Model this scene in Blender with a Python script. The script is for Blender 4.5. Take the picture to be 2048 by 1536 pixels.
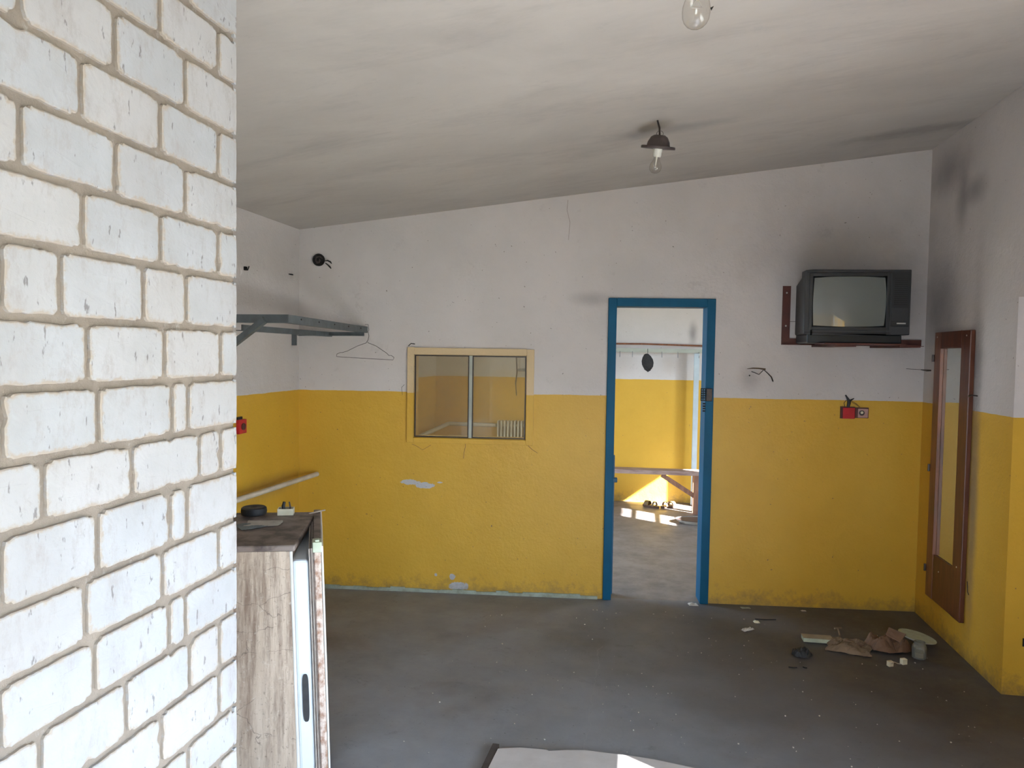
import bpy, bmesh, math, random
import numpy as np
from mathutils import Vector, Matrix, noise as mnoise

# ------------------------------------------------------------------ camera
scene = bpy.context.scene
COL = scene.collection
for o in list(bpy.data.objects):
    bpy.data.objects.remove(o)
FPX = 1480.0
YAW, PIT, ROL = map(math.radians, (10.086, 2.441, 0.880))
CAM = Vector((0, 0, 1.674))
_f = Vector((-math.sin(YAW)*math.cos(PIT), math.cos(YAW)*math.cos(PIT), -math.sin(PIT)))
_r = Vector((math.cos(YAW), math.sin(YAW), 0)); _u = _r.cross(_f)
_R = math.cos(ROL)*_r + math.sin(ROL)*_u
_U = -math.sin(ROL)*_r + math.cos(ROL)*_u
cd = bpy.data.cameras.new('camera'); cam = bpy.data.objects.new('camera', cd); COL.objects.link(cam)
cd.sensor_width = 36; cd.sensor_fit = 'HORIZONTAL'; cd.lens = FPX/2048*36; cd.clip_start = .02; cd.clip_end = 200
m = Matrix((( _R.x, _U.x, -_f.x), (_R.y, _U.y, -_f.y), (_R.z, _U.z, -_f.z))).to_4x4()
m.translation = CAM; cam.matrix_world = m
scene.camera = cam

# ------------------------------------------------------------------ light, exposure
scene.view_settings.view_transform = 'Standard'
scene.view_settings.look = 'None'
scene.view_settings.exposure = 1.17
scene.view_settings.gamma = 1
scene.view_settings.use_curve_mapping = False
world = bpy.data.worlds.new('sky'); scene.world = world; world.use_nodes = True
bg = world.node_tree.nodes['Background']
bg.inputs[0].default_value = (0.61, 0.79, 1.0, 1); bg.inputs[1].default_value = 10.5
sd = bpy.data.lights.new('sun', 'SUN'); sd.energy = 40; sd.angle = math.radians(.5); sd.color = (.99, .99, 1)
sun = bpy.data.objects.new('sun', sd); COL.objects.link(sun)
SUN = Vector((-.857, .515, -.617)).normalized()
sun.rotation_euler = SUN.to_track_quat('-Z', 'Y').to_euler(); sun.location = (8, -4, 6)

def portal(name, loc, rot, sx, sy):
    l = bpy.data.lights.new(name, 'AREA'); l.shape = 'RECTANGLE'; l.size = sx; l.size_y = sy
    l.cycles.is_portal = True
    o = bpy.data.objects.new(name, l); COL.objects.link(o); o.location = loc; o.rotation_euler = rot

# ------------------------------------------------------------------ measuring helpers
D, K = 5.05, .099                      # back wall: Y = D + K X
D2 = 8.5
def ray(x, y): return _f*FPX + (x-1024)*_R - (y-768)*_U
def hit(x, y, P, N):
    d = ray(x, y); N = Vector(N); t = N.dot(Vector(P)-CAM)/N.dot(d); return CAM + d*t
def back(x, y, off=0.0): return hit(x, y, (0, D-off, 0), (-K, 1, 0))
def far(x, y, off=0.0): return hit(x, y, (0, D2-off, 0), (-K, 1, 0))
def flo(x, y, z=0.0): return hit(x, y, (0, 0, z), (0, 0, 1))
def atX(x, y, v): return hit(x, y, (v, 0, 0), (1, 0, 0))
def atY(x, y, v): return hit(x, y, (0, v, 0), (0, 1, 0))
BU = Vector((1, K, 0)).normalized(); BN = Vector((K, -1, 0)).normalized()   # along the back wall, out of it
ZY = 1.392
XL, XR, XREC, YJ = -2.366, 1.80, 2.42, 4.02
def ceil_z(x): return 2.50 + (x+2.366)*.1255

# ------------------------------------------------------------------ materials
def nt(name):
    m = bpy.data.materials.new(name); m.use_nodes = True
    t = m.node_tree; b = t.nodes['Principled BSDF']
    return m, t, b
class G:
    """tiny node-graph helper"""
    def __init__(s, t): s.t = t
    def n(s, typ, **kw):
        x = s.t.nodes.new(typ)
        for k, v in kw.items(): setattr(x, k, v)
        return x
    def l(s, a, b): s.t.links.new(a, b)
    def pos(s, scale=(1, 1, 1)):
        g = s.n('ShaderNodeNewGeometry'); mp = s.n('ShaderNodeMapping'); mp.inputs['Scale'].default_value = scale
        s.l(g.outputs['Position'], mp.inputs[0]); return mp.outputs[0]
    def noise(s, vec, scale, detail=6, rough=.6, dist=0):
        x = s.n('ShaderNodeTexNoise'); x.inputs['Scale'].default_value = scale; x.inputs['Detail'].default_value = detail
        x.inputs['Roughness'].default_value = rough; x.inputs['Distortion'].default_value = dist
        s.l(vec, x.inputs['Vector']); return x.outputs['Fac']
    def ramp(s, fac, stops):
        x = s.n('ShaderNodeValToRGB'); e = x.color_ramp.elements
        while len(e) < len(stops): e.new(.5)
        for i, (p, c) in enumerate(stops):
            e[i].position = p; e[i].color = (c if isinstance(c, tuple) else (c, c, c)) + (1,)
        s.l(fac, x.inputs[0]); return x.outputs[0]
    def mix(s, f, a, b, mode='MIX'):
        x = s.n('ShaderNodeMix', data_type='RGBA', blend_type=mode)
        for v, i in ((f, 0), (a, 6), (b, 7)):
            if hasattr(v, 'links') or hasattr(v, 'is_output'): s.l(v, x.inputs[i])
            elif isinstance(v, tuple): x.inputs[i].default_value = v + (1,)
            else: x.inputs[i].default_value = v
        return x.outputs[2]
    def math(s, op, a, b=0.0, c=None):
        x = s.n('ShaderNodeMath', operation=op)
        for v, i in ((a, 0), (b, 1), (c, 2)):
            if v is None: continue
            if hasattr(v, 'is_output'): s.l(v, x.inputs[i])
            else: x.inputs[i].default_value = v
        return x.outputs[0]
    def z(s):
        g = s.n('ShaderNodeNewGeometry'); p = s.n('ShaderNodeSeparateXYZ'); s.l(g.outputs['Position'], p.inputs[0]); return p.outputs[2]
    def blob(s, c, r, scale=(1, 1, 1), wob=.35, ns=9, lo=.8, hi=1.0):
        """1 inside a noisy ellipsoid around c, 0 outside"""
        g = s.n('ShaderNodeNewGeometry')
        v = s.n('ShaderNodeVectorMath', operation='SUBTRACT'); s.l(g.outputs['Position'], v.inputs[0]); v.inputs[1].default_value = c
        w = s.n('ShaderNodeVectorMath', operation='MULTIPLY'); s.l(v.outputs[0], w.inputs[0]); w.inputs[1].default_value = scale
        L = s.n('ShaderNodeVectorMath', operation='LENGTH'); s.l(w.outputs[0], L.inputs[0])
        d = s.math('DIVIDE', L.outputs['Value'], r)
        d = s.math('ADD', d, s.math('MULTIPLY', s.math('SUBTRACT', s.noise(s.pos(), ns, 8, .7), .5), wob*4))
        mr = s.n('ShaderNodeMapRange', interpolation_type='SMOOTHSTEP'); s.l(d, mr.inputs[0])
        mr.inputs[1].default_value = lo; mr.inputs[2].default_value = hi; mr.inputs[3].default_value = 1; mr.inputs[4].default_value = 0
        return mr.outputs[0]
    def bump(s, b, h, strength=.3, dist=.005):
        x = s.n('ShaderNodeBump'); x.inputs['Strength'].default_value = strength; x.inputs['Distance'].default_value = dist
        s.l(h, x.inputs['Height']); s.l(x.outputs[0], b.inputs['Normal'])

def simple(name, c, c2=None, scale=12, rough=.6, metal=0, bump=.15, stretch=(1, 1, 1), lo=.35, hi=.7, spec=.5):
    m, t, b = nt(name); g = G(t)
    c2 = c2 or tuple(v*.75 for v in c)
    p = g.pos(stretch); n = g.noise(p, scale)
    g.l(g.ramp(n, [(lo, c), (hi, c2)]), b.inputs['Base Color'])
    b.inputs['Roughness'].default_value = rough; b.inputs['Metallic'].default_value = metal
    b.inputs['Specular IOR Level'].default_value = spec
    if bump: g.bump(b, g.noise(p, scale*6), bump, .002)
    return m

WHITE, WHITE2 = (.62, .57, .545), (.54, .50, .475)
YEL, YEL2 = (.66, .385, .040), (.60, .345, .032)
def plaster(name, zy=ZY, peels=(), soot_shade=(), base=True, cream=False, sk=.34):
    m, t, b = nt(name); g = G(t); p = g.pos()
    big = g.noise(p, 1.3, 5, .6)
    wh = (.66, .50, .30) if cream else WHITE; wh2 = (.60, .45, .26) if cream else WHITE2
    white = g.mix(g.ramp(big, [(.35, 0.), (.7, 1.)]), wh, wh2)
    white = g.mix(g.ramp(g.noise(p, 5, 8, .75), [(.60, 0.), (.78, .45)]), white, (.30, .26, .25))
    yel = g.mix(g.ramp(g.noise(p, 2.2, 6, .65), [(.35, 0.), (.7, 1.)]), YEL, YEL2)
    yel = g.mix(g.ramp(g.noise(p, 30, 6, .8), [(.66, 0.), (.8, .5)]), yel, (.30, .16, .02))
    zz = g.math('ADD', g.z(), g.math('MULTIPLY', g.math('SUBTRACT', g.noise(p, 6, 4), .5), .012))
    col = g.mix(g.math('GREATER_THAN', zz, zy), yel, white)
    for c, r, sc in soot_shade:  # soot stains, and shade painted into the wall colour
        f = g.math('MULTIPLY', g.blob(c, r, sc, .22, 4, .0, 1.3), sk)
        col = g.mix(f, col, (.13, .11, .11))
    for c, r, sc in peels:
        col = g.mix(g.blob(c, r, sc, .5, 22, .9, .95), col, (.50, .49, .50))
    if base:   # dirt rubbed onto the foot of the wall
        d = g.math('ADD', g.z(), g.math('MULTIPLY', g.math('SUBTRACT', g.noise(p, 14, 8, .75), .5), .5))
        mr = g.n('ShaderNodeMapRange'); g.l(d, mr.inputs[0]); mr.inputs[1].default_value = -.10; mr.inputs[2].default_value = .10
        mr.inputs[3].default_value = .8; mr.inputs[4].default_value = 0
        col = g.mix(mr.outputs[0], col, (.13, .10, .06))
    spk = g.ramp(g.noise(p, 55, 2, .5), [(.74, 0.), (.77, .8)])
    col = g.mix(spk, col, (.12, .09, .07))
    g.l(col, b.inputs['Base Color'])
    ro = g.mix(g.math('GREATER_THAN', zz, zy), (.48,)*3, (.85,)*3); g.l(ro, b.inputs['Roughness'])
    g.bump(b, g.math('ADD', g.noise(p, 7, 4), g.math('MULTIPLY', g.noise(p, 60, 4), .35)), .5, .010)
    return m

P3 = lambda v: tuple(v)
M_back = plaster('plaster_back', peels=[
    (P3(back(822, 964)), .030, (.40, 1, 1.6)), (P3(back(850, 971)), .036, (.5, 1, 1.6)), (P3(back(880, 965)), .014, (.8, 1, 2.5)),
    (P3(back(905, 1153)), .022, (1, 1, 1)), (P3(back(872, 1150)), .015, (1, 1, 1)), (P3(back(915, 1172)), .03, (.4, 1, 1)),
    ],
    soot_shade=[(P3(back(1185, 598)), .13, (.8, 1, 2.4)), (P3(back(1830, 600)), .30, (1, 1, .6)), (P3(back(1500, 755)), .09, (1, 1, .8)),
           (P3(back(1650, 500)), .45, (.6, 1, 1))])  # wide blobs around the television paint its shade; door-corner smudge is soot
M_right = plaster('plaster_right', soot_shade=[
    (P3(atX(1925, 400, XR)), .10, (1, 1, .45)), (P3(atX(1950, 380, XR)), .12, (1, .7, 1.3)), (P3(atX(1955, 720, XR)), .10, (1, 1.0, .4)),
    (P3(atX(1948, 1000, XR)), .09, (1, 1.6, .12)), (P3(atX(1885, 600, XR)), .22, (1, .7, .8)), (P3(atX(1900, 340, XR)), .3, (1, .8, 2)), (P3(atX(1945, 900, XR)), .11, (1, 1.2, .10))], sk=.5)  # tall blobs beside the mirror are its painted shadow; upper arc is soot
M_left = plaster('plaster_left', soot_shade=[(P3(atX(540, 975, XL)), .12, (1, .2, 1.6))])
M_far = plaster('plaster_far', soot_shade=[(P3(far(1386, 668)), .13, (2.2, 1, .8))], sk=.6)
M_cream = plaster('painted_plaster_reveal', zy=ZY-.005, base=False, cream=True)

def mk_ceiling():
    m, t, b = nt('ceiling_plaster'); g = G(t); p = g.pos((.7, 1.25, 1))
    col = g.mix(g.ramp(g.noise(p, 1.4, 6, .65, .4), [(.33, 0.), (.72, 1.)]), (.52, .482, .435), (.43, .396, .356))
    col = g.mix(g.ramp(g.noise(g.pos((.6, 1.7, 1)), 1.9, 9, .72, .3), [(.52, 0.), (.72, .42)]), col, (.30, .27, .25))
    col = g.mix(g.ramp(g.noise(p, 11, 6, .8), [(.60, 0.), (.75, .28)]), col, (.25, .23, .22))
    c = flo(1330, 262, ceil_z(.05))
    col = g.mix(g.math('MULTIPLY', g.blob(P3(c), .20, (.5, 2.2, 1), .25, 8, .2, 1.2), .4), col, (.20, .19, .19))  # shadow of the hanging lamp, painted into the ceiling colour
    c = flo(1845, 262, ceil_z(1.5))
    col = g.mix(g.math('MULTIPLY', g.blob(P3(c), .30, (.5, 2.5, 1), .3, 8, .2, 1.2), .5), col, (.20, .17, .15))
    g.l(col, b.inputs['Base Color']); b.inputs['Roughness'].default_value = .9
    g.bump(b, g.noise(g.pos((.5, 1.3, 1)), 2.5, 4, .5), .4, .03)
    return m
def mk_floor():
    m, t, b = nt('floor_concrete'); g = G(t); p = g.pos()
    col = g.mix(g.ramp(g.noise(p, 1.6, 6, .65), [(.35, 0.), (.7, 1.)]), (.27, .28, .31), (.18, .182, .197))
    col = g.mix(g.ramp(g.noise(p, .9, 4, .6, .5), [(.56, 0.), (.72, .55)]), col, (.10, .058, .05))
    col = g.mix(g.ramp(g.noise(p, 5, 8, .8, .6), [(.58, 0.), (.75, .6)]), col, (.055, .05, .05))
    col = g.mix(g.ramp(g.noise(p, 70, 2), [(.71, 0.), (.745, .9)]), col, (.03, .03, .03))
    col = g.mix(g.ramp(g.noise(g.pos((1.1, 1.3, 1)), 85, 2), [(.745, 0.), (.765, .9)]), col, (.36, .36, .37))
    # beyond the doorway the floor is bare pale concrete
    gg = g.n('ShaderNodeNewGeometry'); sx = g.n('ShaderNodeSeparateXYZ'); g.l(gg.outputs['Position'], sx.inputs[0])
    f = g.math('GREATER_THAN', g.math('SUBTRACT', sx.outputs[1], g.math('MULTIPLY', sx.outputs[0], K)), D+.03)
    bare = g.mix(g.ramp(g.noise(p, 4, 8, .75), [(.4, 0.), (.7, 1.)]), (.21, .18, .165), (.12, .10, .09))
    dirt_shade = g.blob((1.6, 4.5, 0), 2.1, (1, 1, 1), .14, 3, .15, 1.25)  # floor dirt, deepened with painted shade in the right corner
    col = g.mix(g.math('MULTIPLY', dirt_shade, .85), col, (.05, .042, .038))
    col = g.mix(f, col, bare)
    # thin pale crack running away from the board
    w = g.math('ADD', g.math('SUBTRACT', sx.outputs[0], -.21), g.math('MULTIPLY', g.math('SUBTRACT', g.noise(g.pos((0, 1, 0)), 6, 5, .7), .5), .10))
    cr = g.math('LESS_THAN', g.math('ABSOLUTE', w), .0016)
    cr = g.math('MULTIPLY', cr, g.math('LESS_THAN', sx.outputs[1], 4.2))
    col = g.mix(g.math('MULTIPLY', cr, .7), col, (.26, .26, .27))
    g.l(col, b.inputs['Base Color'])
    g.l(g.ramp(g.noise(p, 6, 6, .7), [(.3, .42), (.7, .7)]), b.inputs['Roughness'])
    g.bump(b, g.math('ADD', g.noise(p, 5, 4), g.math('MULTIPLY', g.noise(p, 90, 3), .15)), .35, .008)
    return m
def mk_brick():
    m, t, b = nt('white_sand_lime_brick'); g = G(t); p = g.pos()
    at = g.n('ShaderNodeAttribute'); at.attribute_name = 'edge'
    sep = g.n('ShaderNodeSeparateColor'); g.l(at.outputs['Color'], sep.inputs[0])
    base = g.mix(g.ramp(g.noise(p, 7, 5, .6), [(.35, 0.), (.7, 1.)]), (.445, .452, .468), (.39, .392, .396))
    base = g.mix(g.math('MULTIPLY', sep.outputs[1], .35), base, (.50, .46, .43))
    base = g.mix(g.ramp(g.noise(g.pos((1, 1, .45)), 16, 8, .8), [(.52, 0.), (.68, .7)]), base, (.34, .30, .28))
    base = g.mix(g.ramp(g.noise(g.pos((1, 1.6, .55)), 42, 3, .6), [(.655, 0.), (.70, .8)]), base, (.17, .155, .15))
    base = g.mix(g.ramp(g.noise(g.pos((1, 1, .8)), 3.2, 5, .7), [(.5, 0.), (.72, .35)]), base, (.36, .33, .31))
    e = g.math('ADD', sep.outputs[0], g.math('MULTIPLY', g.math('SUBTRACT', g.noise(p, 34, 7, .75), .55), 1.7))
    base = g.mix(g.ramp(e, [(.62, 0.), (.90, .9)]), base, (.40, .335, .27))
    g.l(base, b.inputs['Base Color']); b.inputs['Roughness'].default_value = .75
    g.bump(b, g.math('ADD', g.noise(p, 18, 6), g.math('MULTIPLY', g.noise(p, 120, 3), .3)), .35, .004)
    return m
def mk_mortar():
    m, t, b = nt('mortar'); g = G(t); p = g.pos()
    col = g.mix(g.ramp(g.noise(p, 9, 7, .7), [(.35, 0.), (.7, 1.)]), (.33, .275, .225), (.24, .20, .165))
    col = g.mix(g.ramp(g.noise(p, 26, 5, .7), [(.60, 0.), (.72, .5)]), col, (.50, .46, .42))
    g.l(col, b.inputs['Base Color']); b.inputs['Roughness'].default_value = .95
    g.bump(b, g.noise(p, 70, 6, .7), .8, .006)
    return m
def mk_fridge_side():
    m, t, b = nt('grimy_cream_enamel'); g = G(t)
    p = g.pos()
    ps = g.pos((9, 9, .9))
    col = g.mix(g.ramp(g.noise(ps, 1.6, 8, .75), [(.35, 0.), (.68, 1.)]), (.60, .50, .40), (.36, .265, .195))
    col = g.mix(g.ramp(g.noise(g.pos((16, 16, 1.5)), 1.3, 8, .8), [(.47, 0.), (.62, .85)]), col, (.19, .125, .09))
    col = g.mix(g.ramp(g.noise(p, 38, 6, .8), [(.58, 0.), (.72, .7)]), col, (.66, .60, .52))
    col = g.mix(g.ramp(g.noise(p, 90, 4, .7), [(.60, 0.), (.70, .7)]), col, (.16, .12, .09))
    w = g.n('ShaderNodeTexVoronoi', feature='DISTANCE_TO_EDGE'); w.inputs['Scale'].default_value = 3.6
    g.l(g.math('MULTIPLY', 1.0, 1.0), w.inputs['Randomness'])
    nz = g.n('ShaderNodeTexNoise'); nz.inputs['Scale'].default_value = 9; nz.inputs['Detail'].default_value = 6; g.l(p, nz.inputs['Vector'])
    vm = g.n('ShaderNodeVectorMath', operation='MULTIPLY_ADD'); g.l(nz.outputs['Color'], vm.inputs[0]); vm.inputs[1].default_value = (.22,)*3
    pp = g.pos((.8, .8, 2.2)); g.l(pp, vm.inputs[2]); g.l(vm.outputs[0], w.inputs['Vector'])
    cr = g.math('LESS_THAN', w.outputs['Distance'], .007)
    cr = g.math('MULTIPLY', cr, g.ramp(g.noise(p, 5, 3), [(.55, 0.), (.60, 1.)]))
    col = g.mix(g.math('MULTIPLY', cr, .6), col, (.12, .09, .075))
    g.l(col, b.inputs['Base Color']); b.inputs['Roughness'].default_value = .6
    g.bump(b, g.noise(ps, 6, 6), .25, .003)
    return m
def mk_glass(name, haze=.25, tint=(.62, .56, .46)):
    m, t, b = nt(name); g = G(t); t.nodes.remove(b); out = t.nodes['Material Output']
    tr = g.n('ShaderNodeBsdfTransparent'); tr.inputs[0].default_value = (.80, .76, .66, 1)
    gl = g.n('ShaderNodeBsdfGlossy'); gl.inputs['Roughness'].default_value = .03
    df = g.n('ShaderNodeBsdfDiffuse'); df.inputs[0].default_value = tint + (1,)
    fr = g.n('ShaderNodeFresnel'); fr.inputs[0].default_value = 1.45
    a = g.n('ShaderNodeMixShader'); g.l(fr.outputs[0], a.inputs[0]); g.l(tr.outputs[0], a.inputs[1]); g.l(gl.outputs[0], a.inputs[2])
    h = g.math('MULTIPLY', g.ramp(g.noise(g.pos(), 6, 6, .7), [(.3, .7), (.7, 1.)]), haze)
    c = g.n('ShaderNodeMixShader'); g.l(h, c.inputs[0]); g.l(a.outputs[0], c.inputs[1]); g.l(df.outputs[0], c.inputs[2])
    g.l(c.outputs[0], out.inputs[0]); return m

M = dict(
    ceiling=mk_ceiling(), floor=mk_floor(), brick=mk_brick(), mortar=mk_mortar(), fridge_side=mk_fridge_side(),
    fridge_top=simple('grimy_brown_top', (.24, .19, .165), (.085, .065, .06), 12, .5, 0, .4, (1, 1, 1), .42, .6),
    rust=simple('rust_speckled_enamel', (.62, .52, .45), (.30, .165, .105), 48, .6, 0, .3, (1, 1, .7), .42, .62),
    enamel=simple('white_enamel', (.70, .69, .66), (.60, .57, .50), 5, .35),
    liner=simple('pale_blue_liner', (.66, .71, .76), (.60, .65, .70), 6, .4, 0, .05),
    gasket=simple('rubber_gasket', (.20, .15, .125), (.08, .06, .05), 40, .7),
    gasket_pale=simple('pale_gasket', (.55, .50, .45), (.35, .28, .24), 30, .6),
    green_plastic=simple('pale_green_plastic', (.50, .57, .44), (.42, .47, .34), 20, .45),
    black=simple('black_rubber', (.018, .018, .020), (.030, .029, .03), 30, .6),
    blue=simple('blue_oil_paint', (.002, .092, .185), (.002, .072, .145), 7, .5, 0, .2, (1, 1, .4), spec=.2),
    blue_dark=simple('blue_edge_paint', (.008, .10, .19), (.006, .07, .14), 9, .5),
    steel_grey=simple('grey_blue_painted_steel', (.105, .125, .135), (.07, .08, .085), 16, .5),
    wire=simple('dark_wire', (.035, .028, .025), (.06, .045, .04), 60, .4, .6),
    pipe=simple('cream_pipe_paint', (.60, .54, .44), (.50, .43, .33), 14, .45),
    red=simple('red_plastic', (.55, .018, .030), (.40, .015, .02), 14, .4),
    redbrown=simple('maroon_backing', (.12, .035, .03), (.08, .03, .025), 14, .5),
    pink=simple('faded_pink_plastic', (.50, .30, .26), (.42, .24, .21), 14, .5),
    ivory=simple('ivory_plastic', (.74, .69, .52), (.62, .55, .38), 20, .5),
    bakelite=simple('brown_bakelite', (.085, .062, .058), (.045, .035, .035), 18, .45),
    tvbody=simple('charcoal_tv_plastic', (.022, .023, .026), (.017, .018, .020), 10, .5, 0, .1),
    tvpanel=simple('black_tv_panel', (.008, .010, .012), (.011, .013, .015), 10, .4, 0, .1),
    silver=simple('silver_badge', (.62, .60, .56), (.5, .48, .45), 10, .3, .8, 0),
    bracket=simple('red_oxide_steel', (.105, .028, .018), (.06, .02, .015), 20, .5),
    wood=simple('dark_reddish_wood', (.135, .040, .018), (.07, .022, .012), 6, .35, 0, .1, (6, 6, .7)),
    wood_pale=simple('worn_reddish_wood', (.26, .095, .045), (.12, .04, .02), 6, .35, 0, .1, (6, 6, .7)),
    bench=simple('weathered_bench_wood', (.42, .30, .25), (.20, .12, .10), 5, .6, 0, .4, (1, 6, 6)),
    bench_red=simple('reddish_bench_timber', (.30, .15, .095), (.16, .075, .05), 6, .6, 0, .3, (4, 4, 1)),
    post=simple('pale_blue_steel', (.50, .58, .62), (.42, .49, .52), 8, .5),
    rail=simple('pale_green_steel', (.42, .44, .38), (.33, .34, .29), 8, .5),
    rack_post_grey=simple('grey_steel', (.20, .22, .23), (.15, .16, .17), 8, .5),
    felt=simple('black_felt', (.020, .020, .022), (.035, .033, .032), 40, .9, 0, .5),
    paper=simple('dirty_paper', (.58, .55, .50), (.42, .38, .33), 20, .8),
    card=simple('brown_wrapping_paper', (.19, .105, .060), (.13, .07, .042), 9, .75, 0, .4),
    card2=simple('pale_wrapping_paper', (.24, .175, .115), (.13, .085, .055), 9, .7, 0, .4),
    mint=simple('mint_plastic', (.48, .55, .42), (.36, .38, .28), 20, .5),
    tan=simple('dirty_tan_plastic', (.34, .29, .20), (.25, .2, .14), 20, .6),
    porcelain=simple('chipped_white_porcelain', (.68, .66, .58), (.50, .44, .34), 24, .35, lo=.55, hi=.8),
    brass=simple('brass', (.60, .48, .18), (.45, .33, .10), 30, .35, .4),
    board=simple('dusty_fibreboard', (.56, .52, .50), (.44, .40, .375), 5, .8, 0, .4),
    board_dark=simple('dark_board_edge', (.045, .035, .03), (.07, .055, .05), 20, .8),
    leather=simple('tan_leather', (.24, .15, .06), (.18, .11, .04), 20, .5),
    sole=simple('dark_brown_sole', (.14, .07, .04), (.09, .05, .03), 20, .7),
    white_paint=simple('white_window_paint', (.62, .62, .60), (.5, .5, .48), 9, .5),
    radiator=simple('white_radiator_paint', (.66, .64, .60), (.58, .55, .50), 10, .4),
    greenish=simple('pale_green_skirting', (.40, .45, .38), (.24, .25, .18), 16, .7, 0, .4),
    soil=simple('outside_ground', (.30, .29, .24), (.22, .22, .16), 3, .9),
    glass_dusty=mk_glass('dusty_window_glass', .20, (.52, .43, .30)),
    hole=simple('soot_black', (.010, .009, .009), (.02, .018, .017), 20, .9),
    crack=simple('crack_brown', (.16, .10, .05), (.10, .06, .04), 30, .9),
)
def special():
    m, t, b = nt('crt_glass'); g = G(t)
    b.inputs['Base Color'].default_value = (.115, .128, .115, 1); b.inputs['Roughness'].default_value = .35
    b.inputs['Coat Weight'].default_value = 1; b.inputs['Coat Roughness'].default_value = .02
    g.l(g.mix(g.noise(g.pos(), 8, 5), (.125, .140, .125), (.105, .115, .105)), b.inputs['Base Color']); M['crt'] = m
    m, t, b = nt('mirror_glass'); b.inputs['Base Color'].default_value = (.80, .84, .80, 1); b.inputs['Metallic'].default_value = 1; b.inputs['Roughness'].default_value = .03
    M['mirror'] = m
    m, t, b = nt('bulb_glass'); g = G(t); t.nodes.remove(b)
    lw = g.n('ShaderNodeLayerWeight'); lw.inputs['Blend'].default_value = .35
    tr = g.n('ShaderNodeBsdfTransparent'); g.l(g.ramp(lw.outputs['Facing'], [(.45, (.94, .93, .91)), (.98, (.66, .63, .59))]), tr.inputs[0])
    gl = g.n('ShaderNodeBsdfGlossy'); gl.inputs['Roughness'].default_value = .02
    mx = g.n('ShaderNodeMixShader'); g.l(g.ramp(lw.outputs['Facing'], [(.3, .06), (1., .30)]), mx.inputs[0]); g.l(tr.outputs[0], mx.inputs[1]); g.l(gl.outputs[0], mx.inputs[2])
    g.l(mx.outputs[0], t.nodes['Material Output'].inputs[0]); M['bulb'] = m
    M['jar'] = mk_glass('jar_glass', .40, (.42, .42, .37))
special()

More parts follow.
